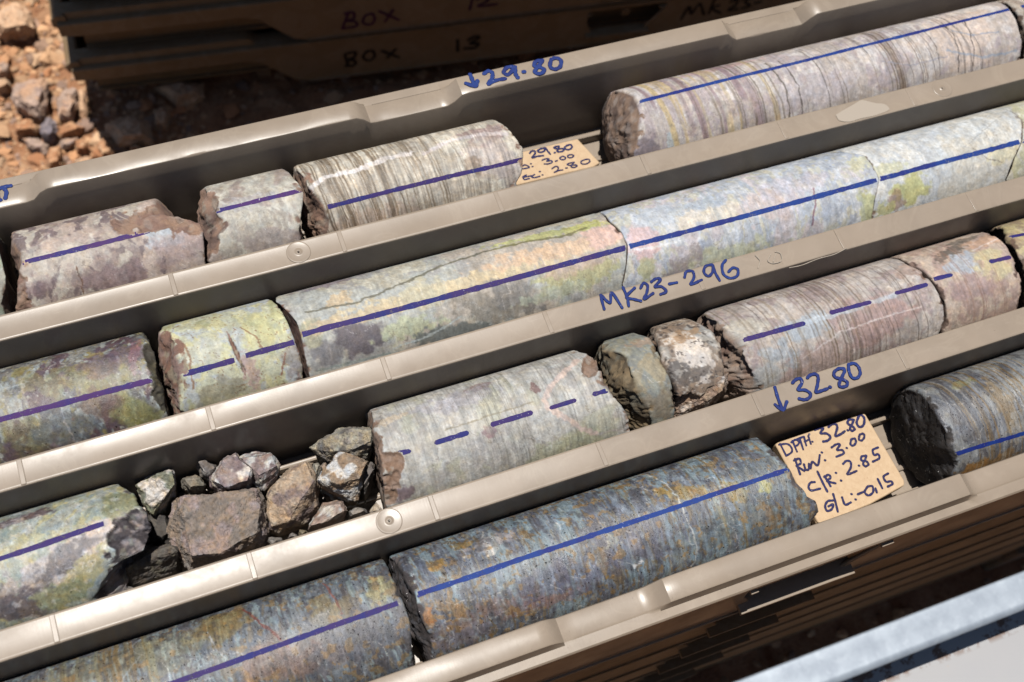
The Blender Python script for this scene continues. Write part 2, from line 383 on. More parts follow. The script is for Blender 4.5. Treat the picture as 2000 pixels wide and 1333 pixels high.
def make_tray(mat, full):
    t = empty('core_tray')
    rail(1, t, mat); rail(-1, t, mat)
    for k in range(3): divider(k, t, mat)
    skirt(1, t, mat); skirt(-1, t, mat); endwall(1, t, mat); endwall(-1, t, mat)
    fl = floor_part(t, mat)
    # inner walls of the outer channels
    for s in (1, -1):
        mb = MB(); mb.prism([(s * (YI - .00178), -.0239), (s * (YI + .0010), -.0239), (s * (YI - .0025), -.0598), (s * (YI - .0045), -.0598)], -.505, .505, 'x')
        mb.done('channel_wall', mat, t, off=(0, 0, TH), smooth=True)
    if full:
        for k in range(4):
            yc = (PITCH - WD) / 2 - k * PITCH - TY
            for dy, hh in ((-.0215, .0062), (-.0068, .0018), (.0068, .0018), (.0215, .0062)):
                mb = MB(); mb.prism([(-.0017, 0), (.0017, 0), (.0014, hh), (.0005, hh + .0005), (-.0005, hh + .0005), (-.0014, hh)], -.504, .504, 'x')
                o = mb.done('support_rib', mat, fl, off=(0, 0, 0), smooth=True); o.location = (0, yc + dy, TH - .0597)
    return t
def copy_tree(o, parent=None):
    c = o.copy(); COL.objects.link(c); c.parent = parent
    for ch in list(o.children): copy_tree(ch, c)
    return c
main = make_tray(PLA, True); main.location = (TX, TY, -TH)
tag(main, 'open tan plastic core tray on top, its four channels filled with rock core', 'core tray', 'core trays in the near stack')
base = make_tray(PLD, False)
rng = random.Random(5)
BP = .061; base.location = (TX + .001, TY - .0006, -TH - BP)
tag(base, 'tan core tray directly under the open top tray', 'core tray', 'core trays in the near stack')
names = ['second', 'third', 'fourth', 'fifth']
nb_ = 5
for k in range(2, nb_ + 1):
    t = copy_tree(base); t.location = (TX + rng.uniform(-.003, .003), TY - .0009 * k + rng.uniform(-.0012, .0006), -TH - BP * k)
    t['label'] = {2: 'dusty tan tray edge, second one below the open tray of cores', 3: 'dusty tan tray edge, third one below the open tray of cores', 4: 'dusty tan tray edge, fourth one below the open tray of cores', 5: 'lowest dusty tan tray edge, just above the dark dirt'}[k]
# back stack
PHI = math.radians(-5.95); zb0 = -.4005
c_, s_ = math.cos(PHI), math.sin(PHI)
_a = np.array([.1938, .3867]); _l = (-.2855, -(YL - .0008))
cen = _a - np.array([c_ * _l[0] - s_ * _l[1], s_ * _l[0] + c_ * _l[1]])
back = []
for k in range(16):
    t = copy_tree(base); dx, dy = rng.uniform(-.0015, .0015), rng.uniform(-.001, .001)
    if k == 0: dx = dy = 0
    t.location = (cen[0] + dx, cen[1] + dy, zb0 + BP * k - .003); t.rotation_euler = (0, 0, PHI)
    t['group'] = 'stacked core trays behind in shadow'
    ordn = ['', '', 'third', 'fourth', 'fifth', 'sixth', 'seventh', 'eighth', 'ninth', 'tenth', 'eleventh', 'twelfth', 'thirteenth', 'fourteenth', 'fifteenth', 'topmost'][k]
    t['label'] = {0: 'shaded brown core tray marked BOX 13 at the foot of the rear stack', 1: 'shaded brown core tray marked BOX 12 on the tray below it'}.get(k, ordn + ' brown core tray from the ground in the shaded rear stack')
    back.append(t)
# timber bearers under both stacks
def bearers():
    m, nt, b = newmat('old_timber'); v = objvec(nt, (300, 20, 300))
    nt.links.new(ramp(nt, noise(nt, 1, 4, .6, v), [(.3, lin((92, 70, 50))), (.7, lin((130, 104, 78)))]), b.inputs['Base Color']); b.inputs['Roughness'].default_value = .9
    zt = -TH - BP * nb_
    for i, x in enumerate((TX - .36, TX + .36)):
        mb = MB(); mb.box(-.03, .03, -.17, .17, 0, zt - GZ + .012); o = mb.done('timber_bearer', m, bevel=.003); o.location = (x, TY, GZ - .014)
        tag(o, ('left' if i == 0 else 'right') + ' timber bearer under the near stack of trays', 'timber', 'bearers under the tray stacks')
    for i, x in enumerate((-.30, .36)):
        mb = MB(); mb.box(-.03, .03, -.13, .17, 0, zb0 - GZ + .009); o = mb.done('timber_bearer', m, bevel=.003); o.location = (cen[0] + c_ * x, cen[1] + s_ * x, GZ - .013); o.rotation_euler = (0, 0, PHI)
        tag(o, ('left' if i == 0 else 'right') + ' timber bearer under the rear stack of trays', 'timber', 'bearers under the tray stacks')
bearers()

# pin marks moulded on the dividers
def pinmark(px, py):
    P = un(px, py, .0002); n = 40; V, F = [], []
    rs = [(0, -.0008), (.0006, -.0008), (.0007, .0004), (.0012, .00045), (.0014, .0002), (.0026, .00022), (.0030, .00026), (.0052, .00024), (.0055, .00032), (.0058, .00032), (.0061, .0001)]
    for r, z in rs:
        for i in range(n): a = 2 * math.pi * i / n; V.append((r * math.cos(a), r * math.sin(a), z))
    F = grid_faces(len(rs), n, True)
    o = mesh_obj('pin_mark', V, F, PLA, main); o.location = (P[0] - TX, P[1] - TY, TH + .00015)
    V = [(0, 0, 0)] + [(.0005 * math.cos(i * .5236), .0005 * math.sin(i * .5236), 0) for i in range(12)]
    h = mesh_obj('pin_hole', V, [[0, i + 1, (i + 1) % 12 + 1] for i in range(12)], INKD, o); h.location = (0, 0, .0001)
for p in [(583, 493), (760, 1018), (1840, 173)]: pinmark(*p)

# ------------------------------------------------------------------ handwriting
def catmull(pts, n=8):
    P = [np.array(p, float) for p in pts]
    if len(P) < 3: return np.array([P[0] + (P[-1] - P[0]) * t for t in np.linspace(0, 1, 6)])
    Q = [2 * P[0] - P[1]] + P + [2 * P[-1] - P[-2]]; out = []
    for i in range(1, len(Q) - 2):
        a, b, c, d = Q[i - 1:i + 3]
        for t in np.linspace(0, 1, n, endpoint=False):
            out.append(.5 * ((2 * b) + (c - a) * t + (2 * a - 5 * b + 4 * c - d) * t * t + (3 * b - a - 3 * c + d) * t ** 3))
    out.append(P[-1]); return np.array(out)
def stroke_mesh(paths, nrm, wid, hgt=.00005):
    nrm = np.array(nrm, float); nrm /= np.linalg.norm(nrm); V, F = [], []
    for path in paths:
        P = catmull(path)
        if len(P) < 2 or np.linalg.norm(P[-1] - P[0]) < 1e-5 and len(path) < 3: P = np.array([P[0], P[0] + [wid * .15, 0, 0]])
        T = np.gradient(P, axis=0); T /= np.linalg.norm(T, axis=1)[:, None] + 1e-12; S = np.cross(nrm, T); S /= np.linalg.norm(S, axis=1)[:, None] + 1e-12
        # round caps
        pre = [(P[0] - T[0] * wid * .5 * math.sin(a), S[0], math.cos(a)) for a in (1.45, 1.0, .5)]
        post = [(P[-1] + T[-1] * wid * .5 * math.sin(a), S[-1], math.cos(a)) for a in (.5, 1.0, 1.45)]
        seq = pre + [(p, s, 1) for p, s in zip(P, S)] + post; o0 = len(V); n = 8
        for i, (p, s, k) in enumerate(seq):
            kk = k * (1 + .1 * math.sin(i * .9 + len(V) * .01))
            for a in range(n):
                an = 2 * math.pi * a / n; V.append(p + s * wid * .5 * kk * math.cos(an) + nrm * hgt * k * math.sin(an))
        F += grid_faces(len(seq), n, True, o0)
    return V, F
def toloc(o, V):
    bpy.context.view_layer.update(); M = np.array(o.matrix_world.inverted()); V = np.asarray(V); return V @ M[:3, :3].T + M[:3, 3]
def write(strokes, origin, s, z, parent, mat, wid, name='handwriting', lift=.0004):
    """strokes given in a zoomed crop; each point is set on the real surface at height z"""
    paths = [[un(origin[0] + x / s, origin[1] + y / s, z) + [0, 0, lift] for x, y in st] for st in strokes]
    V, F = stroke_mesh(paths, (0, 0, 1), wid)
    return mesh_obj(name, toloc(parent, V), F, mat, parent)
write([[(210, 325), (232, 400), (262, 472)], [(212, 437), (262, 472), (288, 418)],
       [(325, 295), (350, 272), (380, 270), (385, 300), (360, 338), (410, 343), (443, 368), (430, 395), (400, 405), (368, 398)],
       [(422, 262), (440, 245), (475, 238), (492, 260), (487, 310), (478, 355), (518, 345), (552, 333)], [(568, 321), (572, 323)],
       [(660, 203), (625, 203), (595, 228), (603, 258), (645, 270), (680, 290), (675, 315), (642, 322), (628, 302), (650, 250), (664, 218), (658, 203)],
       [(690, 175), (692, 215), (712, 260), (745, 263), (765, 235), (755, 192), (725, 168), (692, 175)]], (1450, 660), 3.3325, .0002, main, INKT, .0017, 'depth_mark')
write([[(1485, 470), (1467, 400), (1472, 396), (1500, 425), (1520, 432), (1528, 378), (1585, 462)], [(1590, 350), (1612, 400), (1622, 452)], [(1655, 352), (1608, 402), (1650, 415), (1690, 425)],
       [(1688, 352), (1705, 325), (1727, 340), (1722, 380), (1707, 415), (1758, 382)], [(1748, 318), (1775, 300), (1800, 306), (1768, 345), (1805, 345), (1832, 372), (1800, 388)], [(1848, 330), (1890, 322)]],
      (660, 440), 2.857, .0002, main, INKT, .00155, 'hole_name')
write([[(105, 293), (115, 262), (150, 260), (157, 295), (140, 333), (200, 308)], [(258, 222), (222, 232), (213, 265), (238, 287), (262, 262), (262, 225), (275, 265), (300, 310)],
       [(335, 198), (315, 225), (322, 275), (360, 298), (398, 285), (402, 250), (375, 240), (350, 262)]], (1300, 440), 2.857, .0002, main, INKT, .00155, 'hole_name')
write([[(738, 435), (752, 470), (766, 500)], [(715, 484), (766, 500), (778, 470)], [(815, 430), (840, 415), (862, 428), (858, 460), (838, 488), (880, 468), (932, 458)],
       [(988, 392), (945, 395), (925, 422), (950, 435), (985, 402), (990, 430), (1003, 452)], [(1035, 420), (1040, 419)],
       [(1140, 355), (1105, 362), (1095, 385), (1130, 395), (1152, 410), (1130, 430), (1098, 420), (1125, 380), (1140, 358)], [(1190, 350), (1183, 388), (1208, 405), (1240, 390), (1243, 355), (1215, 342), (1192, 350)]],
      (660, -5.5), 2.857, 0, main, INKT, .0024, 'depth_mark')
write([[(0, 596), (50, 575), (140, 560)], [(50, 590), (85, 640), (72, 722)], [(-40, 640), (-20, 740), (-75, 765)], [(-75, 640), (-40, 640), (-30, 680), (-62, 700), (-20, 745), (10, 745)]], (0, 280), 6.667, -.0078, main, INKT, .0021, 'start_mark')

PAL, pnt, pb = newmat('dried_glue_film'); pb.inputs['Base Color'].default_value = lin((180, 166, 149), .78); pb.inputs['Roughness'].default_value = .6
def film(px, name='glue_residue'):
    P = [un(x, y, .00035) for x, y in px]; c = np.mean(P, 0); P = [c + (p - c) for p in catmull(np.array(P + [P[0]]), 4)[:-1]]; n = len(P)
    V = [c] + list(P); o = mesh_obj(name, toloc(main, V), [[0, i + 1, (i + 1) % n + 1] for i in range(n)], PAL, main, smooth=False)
film([(1632, 225), (1650, 214), (1668, 204), (1682, 196), (1698, 199), (1712, 202), (1728, 204), (1737, 214), (1720, 222), (1700, 228), (1680, 232), (1660, 238), (1640, 236)])
write([[(500, 170), (525, 200), (515, 240)], [(585, 165), (570, 200), (600, 215), (645, 200), (640, 160), (610, 150)], [(615, 160), (600, 205)], [(690, 240), (760, 225), (850, 190), (940, 165), (1010, 130)]], (1300, 440), 2.857, .0002, main, PAL, .0004, 'scratch')

# back stack lettering: on the vertical front walls
def onwall(px, py, t):
    bpy.context.view_layer.update(); M = t.matrix_world; n = M.to_3x3() @ Vector((0, -1, 0)); n = (M.to_3x3() @ Vector((0, -1, .0698))).normalized(); p0 = M @ Vector((0, -YL + .0008 - .0017, TH - .0361)) + n * .0004
    d = Vector(ray(px, py)); o = Vector(CP); s = (p0 - o).dot(n) / d.dot(n); return np.array(o + s * d), np.array(n)
def writewall(strokes, origin, s, t, mat, wid, name='handwriting'):
    paths = []; n = None
    for st in strokes:
        pp = []
        for x, y in st: p, n = onwall(origin[0] + x / s, origin[1] + y / s, t); pp.append(p)
        paths.append(pp)
    V, F = stroke_mesh(paths, n, wid); return mesh_obj(name, toloc(t, V), F, mat, t)
writewall([[(375, 125), (400, 60)], [(385, 60), (420, 55), (425, 80), (395, 92), (430, 95), (435, 115), (375, 125)], [(470, 75), (465, 100), (495, 108), (515, 88), (505, 62), (475, 68)], [(535, 50), (620, 88)], [(595, 45), (560, 95)]], (500, 0), 2.222, back[1], INKV, .0028)
writewall([[(940, -5), (928, 42)], [(960, 0), (1000, -15), (1005, 5), (965, 28), (1045, 20)]], (500, 0), 2.222, back[1], INKV, .0028)
writewall([[(385, 240), (400, 285)], [(390, 235), (430, 228), (425, 250), (395, 262), (430, 265), (425, 285), (390, 288)], [(480, 225), (465, 250), (490, 265), (515, 245), (505, 222), (480, 225)], [(545, 222), (620, 250)], [(605, 215), (570, 252)]], (500, 0), 2.222, back[0], INKD, .0030)
writewall([[(875, 175), (876, 222)], [(920, 175), (950, 160), (968, 165), (930, 190), (965, 190), (950, 208), (905, 212)]], (500, 0), 2.222, back[0], INKD, .0034)
writewall([[(1845, 85), (1880, 30), (1890, 62), (1925, 18), (1945, 65)], [(1990, 0), (1965, 60)], [(2010, 25), (1980, 38), (2015, 58)], [(2060, 10), (2085, 0), (2085, 20), (2050, 45), (2090, 40)], [(2105, 0), (2135, -8), (2125, 12), (2145, 25), (2110, 38)], [(2165, 15), (2190, 10)]], (500, 0), 2.222, back[0], INKD, .0030, 'hole_name')

# ------------------------------------------------------------------ drill core pieces
CRAD, CZ = .028, -.031
def yc_of(j): return {1: (PITCH - WD) / 2, 2: -WD - (PITCH - WD) / 2, 3: -PITCH - WD - (PITCH - WD) / 2, 4: -2 * PITCH - WD - (PITCH - WD) / 2}[j]
def cyl(x, y, j):
    d = ray(x, y); o = CP - np.array([0, yc_of(j), CZ]); a = d[1] ** 2 + d[2] ** 2; b = o[1] * d[1] + o[2] * d[2]; c = o[1] ** 2 + o[2] ** 2 - CRAD ** 2
    s = (-b - math.sqrt(max(b * b - a * c, 0))) / a; P = o + s * d
    return P[0] * 1000, math.atan2(-P[1], P[2])       # x in mm, angle from the top towards the camera
def rim(spec, j):
    if isinstance(spec, (int, float)): return lambda th: np.full_like(th, float(spec))
    pts = [cyl(*p, j) for p in spec]; pts.sort(key=lambda p: p[1]); xs = [p[0] for p in pts]; ts = [p[1] for p in pts]
    mid = .5 * (xs[0] + xs[-1]); xs = xs + [mid]; ts = ts + [math.pi]
    return lambda th: np.interp(th, ts, xs, period=2 * math.pi)
def col2lin(C, gain):
    gain = gain * .91 * ALB
    C = 128 + (np.asarray(C) - 134) * 1.07
    C = np.clip(C, 0, 255) / 255; return np.where(C <= .04045, C / 12.92, ((C + .055) / 1.055) ** 2.4) * gain

def core(label, j, L, R, pal, seed=1, patches=(), bands=(), chips=(), lines=(), scale=14, frac=(140, 116, 98), frac2=(112, 92, 80), capL=.8, capR=.8, domeL=0, domeR=0,
         mat=None, edge=.35, streak=.035, veins=(((118, 104, 94), .007, 15, .4), ((226, 221, 216), .009, 21, .45)), aniso=(1, 1, 1), gain=.80, marks=(), ink=None, mw=2.6, contrast=1.0, spots=None, name='core_piece', lopen=True, vor=None):
    rl, rr = rim(L, j), rim(R, j)
    th = np.concatenate([np.radians(np.linspace(-88, 100, 190)), np.radians(np.linspace(107, 265, 22))]); th = (th + math.pi) % (2 * math.pi) - math.pi; th = th[np.argsort(th)]; nth = len(th)
    xl0, xr0 = rl(th), rr(th)
    cs = np.stack([np.cos(th) * 28, np.sin(th) * 28], -1)
    def relief(y, z, sd, amp): q = np.stack([y / 9, z / 9, y * 0 + sd], -1); return amp * (fbm(q, 4, sd) * 1.6 + .5 * (1 - 2 * np.abs(fbm(q * .8 + 5, 3, sd + 3))))
    xl = xl0 + relief(cs[:, 0], cs[:, 1], seed, capL * .6); xr = xr0 + relief(cs[:, 0], cs[:, 1], seed + 31, capR * .6)
    gap = np.maximum(xr - xl, 1.0); xr = xl + gap
    nu = int(max(6, np.mean(gap) / (.42 if bands else .5))); t = np.linspace(0, 1, nu + 1)
    # crowd rows at both ends
    t = t + .0 * t; X = xl[None, :] + t[:, None] * (xr - xl)[None, :]; TH_ = np.broadcast_to(th, X.shape)
    cps = []
    for (px, py, ru, rv, dep, *rest) in chips:
        cx, ct = cyl(px, py, j); cps.append((cx, ct * 28, ru, rv, dep, rest[0] if rest else 0))
    def surf(X, T):
        """radius in mm and fracture mask at position X, angle T"""
        P = np.stack([X, np.sin(T) * 28, np.cos(T) * 28], -1); r = np.full(X.shape, 28.0) + .05 * fbm(P / 6, 3, seed + 3)
        m = np.zeros(X.shape)
        nz = fbm(P / 5, 4, seed + 77) * .45
        for cx, cv, ru, rv, dep, ang in cps:
            dx = X - cx; dv = T * 28 - cv; ca, sa = math.cos(ang), math.sin(ang); a = (dx * ca + dv * sa) / ru; b = (-dx * sa + dv * ca) / rv
            k = 1 - np.sqrt(a * a + b * b) + nz; kk = sst(0, .35, k)
            r = r - dep * kk * (.75 + .5 * fbm(P / 4, 4, seed + 12)); m = np.maximum(m, sst(0.0, .08, k))
        XL = np.interp(T, th, xl, period=2 * math.pi); XR = np.interp(T, th, xr, period=2 * math.pi); d = np.minimum(X - XL, XR - X)
        r = r - edge * np.exp(-np.maximum(d, 0) / .7)
        ch = fbm(P / 4.5, 4, seed + 40); cc = np.clip(ch - .12, 0, 1) * np.exp(-np.maximum(d, 0) / 1.8) * 2.4 * min(1.5, edge * 2)
        r = r - cc; m = np.maximum(m, sst(.15, .4, cc))
        return r, m
    r, fm = surf(X, TH_)
    V = np.stack([X, -np.sin(TH_) * r, np.cos(TH_) * r], -1)
    body = V.reshape(-1, 3); bm_ = fm.ravel(); VV = [body]; FM = [bm_]; F = grid_faces(nu + 1, nth, True)
    # broken ends
    off = len(body)
    for side, (xr_, x0_, amp, dome, sd) in enumerate(((xl, xl0, capL, domeL, seed), (xr, xr0, capR, domeR, seed + 31))):
        nr = 26; ss = np.linspace(1, 0, nr + 1)[1:]; ring0 = body[:nth] if side == 0 else body[-nth:]; mean = x0_.mean(); rows = []
        for s in ss:
            kk = sst(.80, 1.0, s); yy = (-np.sin(th) * 27.6 * (1 - kk) + ring0[:, 1] * kk) * s; zz = (np.cos(th) * 27.6 * (1 - kk) + ring0[:, 2] * kk) * s
            bx = mean + (x0_ - mean) * s ** 2 + relief(-yy, zz, sd, amp * .6) * 1.0 + (-1 if side == 0 else 1) * dome * (1 - s * s)
            bx = bx + .22 * amp * fbm(np.stack([yy / 1.3, zz / 1.3, yy * 0 + 14], -1), 2, sd + 9)*(1 - s ** 8) + .5 * amp * fbm(np.stack([yy / 3, zz / 3, yy * 0 + 4], -1), 3, sd + 8)*(1 - s ** 6)
            rows.append(np.stack([bx, yy, zz], -1))
        rows[-1][:] = rows[-1].mean(0)
        cap = np.concatenate(rows); VV.append(cap); FM.append(np.ones(len(cap)))
        n0 = 0 if side == 0 else nu * nth
        idx = np.concatenate([np.arange(nth) + n0] + [off + k * nth + np.arange(nth) for k in range(nr)]).reshape(nr + 1, nth)
        a = idx[:-1]; b = idx[1:]; a2 = np.roll(a, -1, 1); b2 = np.roll(b, -1, 1)
        q = np.stack([a, a2, b2, b] if side == 0 else [a, b, b2, a2], -1)[:nr - 1].reshape(-1, 4).tolist()
        F += q
        q = np.stack([a, a2, b] if side == 0 else [a, b, a2], -1)[nr - 1].reshape(-1, 3).tolist(); F += q
        off += len(cap)
    V = np.concatenate(VV); FM = np.concatenate(FM)
    # ---- colour, from the rock's own volume
    A = V * np.array(aniso); wv = np.stack([fbm(V / 20 + 3, 3, seed + 5), fbm(V / 20 + 30, 3, seed + 6), fbm(V / 20 + 60, 3, seed + 7)], -1) * scale * .6
    Q = (A * np.array([1.25, .8, .8]) + wv) / scale; n = fbm(Q, 5, seed, .6); n2 = fbm(Q * 2.1 + 40, 5, seed + 20, .6); n3 = fbm(Q * .7 + 80, 4, seed + 60, .55)
    C = np.tile(np.array(pal[0], float), (len(V), 1))
    n5 = fbm(V / 2.6 + 7, 4, seed + 93, .7)
    C = mixc(C, pal[1], (.7 * sst(-.15, .25, n) + .3 * sst(-.02, .08, n + .06 * n5)) * contrast)
    if len(pal) > 2: C = mixc(C, pal[2], (.6 * sst(.06, .34, n2) + .25 * sst(.14, .20, n2 + .08 * n5)))
    if len(pal) > 3: C = mixc(C, pal[3], (.6 * sst(.10, .38, n3) + .25 * sst(.20, .26, n3 + .08 * n5)))
    if len(pal) > 4: C = mixc(C, pal[4], sst(.22, .36, fbm(Q * 3 + 11, 4, seed + 61)) * .9)
    Tv = np.arctan2(-V[:, 1], V[:, 2]) * 28
    for pt in patches:      # (px, py, ru, rv, colour, strength[, angle, softness])
        px, py, ru, rv, cc, st = pt[:6]; ang = pt[6] if len(pt) > 6 else 0; sf = pt[7] if len(pt) > 7 else .35
        cx, ct = cyl(px, py, j); dx = V[:, 0] - cx; dv = Tv - ct * 28; ca, sa = math.cos(ang), math.sin(ang)
        a = (dx * ca + dv * sa) / ru; b = (-dx * sa + dv * ca) / rv
        k = 1 - np.sqrt(a * a + b * b) + .55 * fbm(V / max(2.0, min(ru, rv) * .5), 4, seed + int(px))
        C = mixc(C, cc, sst(0, sf, k) * st)
    brng = np.random.RandomState(seed + 900)
    for bd in bands:        # (x0px, x1px, lines per mm, (min width, max width) mm, colour, strength, tiltY, tiltZ)
        x0, x1, dn, (w0, w1), cc, st, ty, tz = bd
        a0 = cyl(x0[0], x0[1], j)[0]; a1 = cyl(x1[0], x1[1], j)[0]; u = V[:, 0] + ty * V[:, 1] + tz * V[:, 2] + 1.1 * fbm(V / 16, 3, seed + 2)
        msk = np.zeros(len(V)); fine = .22 * fbm(V / 2.2, 2, seed + 81)
        for _ in range(int((a1 - a0) * dn) + 1):
            p = brng.uniform(a0, a1); wl = w0 + (w1 - w0) * brng.rand() ** 2.5; sl = brng.uniform(.45, 1); ph = brng.uniform(0, 50); near = np.abs(u - p) < wl + 1
            if not near.any(): continue
            Vn = V[near]; ang = np.arctan2(Vn[:, 1], Vn[:, 2]); fade = sst(-.55, .05, vn(np.stack([ang * 1.2 + ph, ang * 0 + ph, ang * 0], -1), seed))
            msk[near] = np.maximum(msk[near], (1 - sst(wl * .25, wl * .5 + .22, np.abs(u[near] - p + fine[near]))) * sl * fade)
        C = mixc(C, cc, msk * st)
    if veins:               # (colour, width, scale, strength)
        for cc, wd, sc, st in veins:
            k = np.abs(fbm(V / sc + seed, 3, seed + 33)); C = mixc(C, cc, (1 - sst(wd * .5, wd, k)) * st)
    for ln in lines:        # (points, width mm, colour, strength)
        pts, wd, cc, st = ln[:4]; P2 = np.array([(lambda q: (q[0], q[1] * 28))(cyl(*p, j)) for p in pts]); S2 = np.stack([V[:, 0], Tv], -1)
        S2 = S2 + .7 * np.stack([fbm(V / 3, 3, seed + 4), fbm(V / 3 + 9, 3, seed + 5)], -1); dm = np.full(len(V), 99.0)
        for p, q in zip(P2, P2[1:]):
            e = q - p; tt = np.clip(((S2 - p) @ e) / (e @ e), 0, 1); dm = np.minimum(dm, np.linalg.norm(S2 - p - tt[:, None] * e, axis=1))
        C = mixc(C, cc, (1 - sst(wd * .4, wd * .8, dm * (1 + .5 * vn(V / 1.5, 3)))) * st)
    if spots:
        for cc, sc, thr, st in spots: C = mixc(C, cc, sst(thr, thr + .08, fbm(V / sc, 3, seed + 71)) * st)
    lum = C @ np.array([.3, .59, .11]); C = C + (lum[:, None] - C) * .10
    sv = vn(np.stack([V[:, 0] * 1.6, V[:, 1] / 9, V[:, 2] / 9], -1), seed + 8) + .6 * vn(np.stack([V[:, 0] * .6, V[:, 1] / 12, V[:, 2] / 12], -1), seed + 18)
    C = C * (1 + streak * sv)[:, None]
    C = C * (1 + .06 * vn(V / .8, seed + 44) + .05 * fbm(V / 3, 3, seed + 45) + .03 * sst(.1, .2, n5) - .04 * sst(.12, .22, -n5))[:, None]
    fc = mixc(np.tile(np.array(frac, float), (len(V), 1)), frac2, sst(-.2, .25, fbm(V / 6, 4, seed + 14))); fc = mixc(fc, np.array(pal[0]) * .9, sst(.2, .4, fbm(V / 4 + 7, 3, seed + 16)) * .5)
    C = mixc(C, fc, FM)
    rgba = np.concatenate([col2lin(C, gain), FM[:, None]], 1)
    V = V / 1000; x0 = V[:, 0].mean(); V[:, 0] -= x0
    o = mesh_obj(name, V, F, mat or RK, col=rgba); o.location = (x0, yc_of(j), CZ)
    tag(o, label, 'drill core', 'drill core pieces lying in the tray')
    # marker line on the surface
    for mk in marks:
        (ax, ay), (bx, by) = mk[:2]; a = cyl(ax, ay, j); b = cyl(bx, by, j); n = max(4, int(abs(b[0] - a[0]) / .7)); ww = mk[2] if len(mk) > 2 else mw
        tt = np.linspace(0, 1, n); Xc = a[0] + (b[0] - a[0]) * tt; Tc = a[1] + (b[1] - a[1]) * tt + .010 * fbm(np.stack([Xc / 30, Xc * 0, Xc * 0], -1), 2, seed)
        cross = np.linspace(-.5, .5, 6); wj = ww * (1 + .17 * fbm(np.stack([Xc / 2.6, Xc * 0, Xc * 0 + 3], -1), 3, seed)); rnd = len(mk) > 3
        if rnd: e = np.minimum(tt, 1 - tt) * abs(b[0] - a[0]); wj = wj * np.sqrt(np.clip(1 - (1 - np.clip(e / (ww * .5), 0, 1)) ** 2, .05, 1))
        XX = np.repeat(Xc[:, None], 6, 1); TT = Tc[:, None] + cross[None, :] * wj[:, None] / 28
        rr_, mm = surf(XX, TT); rr_ = rr_ + .10
        W = np.stack([XX / 1000 - x0, -np.sin(TT) * rr_ / 1000, np.cos(TT) * rr_ / 1000], -1).reshape(-1, 3); Fg = grid_faces(n, 6)
        mf = mm.ravel(); XLb = np.interp(TT, th, xl, period=2 * math.pi).ravel(); XRb = np.interp(TT, th, xr, period=2 * math.pi).ravel(); Xf = XX.ravel()
        Fg = [f for f in Fg if max(mf[i] for i in f) < .6 and all(XLb[i] + .2 < Xf[i] < XRb[i] - .2 for i in f)]
        if Fg: mesh_obj('marker_line' if not rnd else 'marker_dash', W, Fg, ink or INK, o)
    return o
P_ = lambda s: [tuple(float(v) for v in p.split(',')) for p in s.split()]

# --- first channel
core('pale greenish core end cut off by the left edge, first channel', 1, -130., P_('2,515 8,540 8,565 2,595'), [(190, 190, 175), (170, 165, 150), (150, 160, 140)], seed=2)
core('pinkish grey core piece with a torn brown patch, left end of the first channel', 1, P_('21,465 40,492 40,519 33,562 26,608'), P_('304,413 343,417 390,429 399,451 401,510'),
     [(186, 170, 158), (206, 196, 182), (158, 138, 132), (196, 176, 164), (130, 112, 112)], seed=5, scale=16, edge=.8, capL=1.3, gain=.8,
     chips=[(300, 425, 20, 10, 2.2), (372, 432, 12, 9, 3.0), (28, 560, 5, 32, 2.0)],
     patches=[(325, 462, 12, 7, (190, 200, 208), .8), (230, 545, 18, 9, (146, 120, 122), .7), (75, 560, 9, 6, (140, 112, 116), .6), (120, 505, 26, 9, (214, 206, 190), .6), (350, 480, 14, 10, (172, 148, 146), .6)],
     lines=[(P_('150,522 158,545 164,572'), .5, (120, 84, 60), .9)], marks=[((43, 513), (372, 432), 2.5)], ink=INKP, frac=(166, 136, 116), frac2=(146, 116, 102))
core('short pale cream core stub with a brown chipped left end', 1, P_('408,380 422,420 432,430 425,475 406,512'), P_('556,331 577,350 593,371 591,406 584,451'),
     [(198, 192, 178), (212, 207, 194), (180, 170, 158), (166, 150, 142)], seed=8, scale=13, edge=.6, capL=2.0, domeL=7, chips=[(400, 395, 7, 9, 2.5), (412, 470, 4, 8, 2.0)],
     marks=[((422, 413), (594, 371), 2.4)], ink=INKP, frac=(160, 130, 112), frac2=(128, 104, 94), patches=[(480, 395, 20, 5, (180, 178, 182), .6), (540, 470, 18, 8, (160, 142, 140), .5)])
core('cream core with fine brown ribbing and a white vein, before the first depth block', 1, P_('574,327 602,367 634,400 641,437 638,455'), P_('975,238 1005,266 1022,290 1020,340 1010,359'),
     [(200, 190, 174), (214, 206, 190), (186, 174, 158)], seed=11, scale=18, edge=.7, capL=1.6, domeL=5,
     bands=[((590, 380), (860, 340), .9, (.2, .9), (122, 100, 74), .85, .10, .03), ((600, 380), (780, 340), .5, (.3, 1.8), (104, 84, 62), .75, .10, .02), ((820, 340), (930, 330), .4, (.3, 1.8), (118, 100, 78), .7, .12, 0), ((640, 380), (960, 330), .2, (.8, 3.0), (224, 218, 204), .6, .1, 0)],
     lines=[(P_('600,372 640,345 700,332 760,308 800,300'), 2.6, (232, 224, 220), .95), (P_('830,300 880,275 940,262 990,262'), 2.0, (224, 212, 210), .8)],
     patches=[(940, 262, 14, 8, (166, 140, 138), .7), (950, 305, 16, 14, (186, 172, 166), .75), (925, 325, 5, 7, (150, 128, 108), .8), (1000, 340, 8, 12, (176, 164, 158), .7), (720, 430, 30, 7, (190, 166, 150), .6)],
     marks=[((640, 404), (1022, 311), 2.3)], frac=(172, 140, 120), frac2=(140, 110, 94), streak=.16)
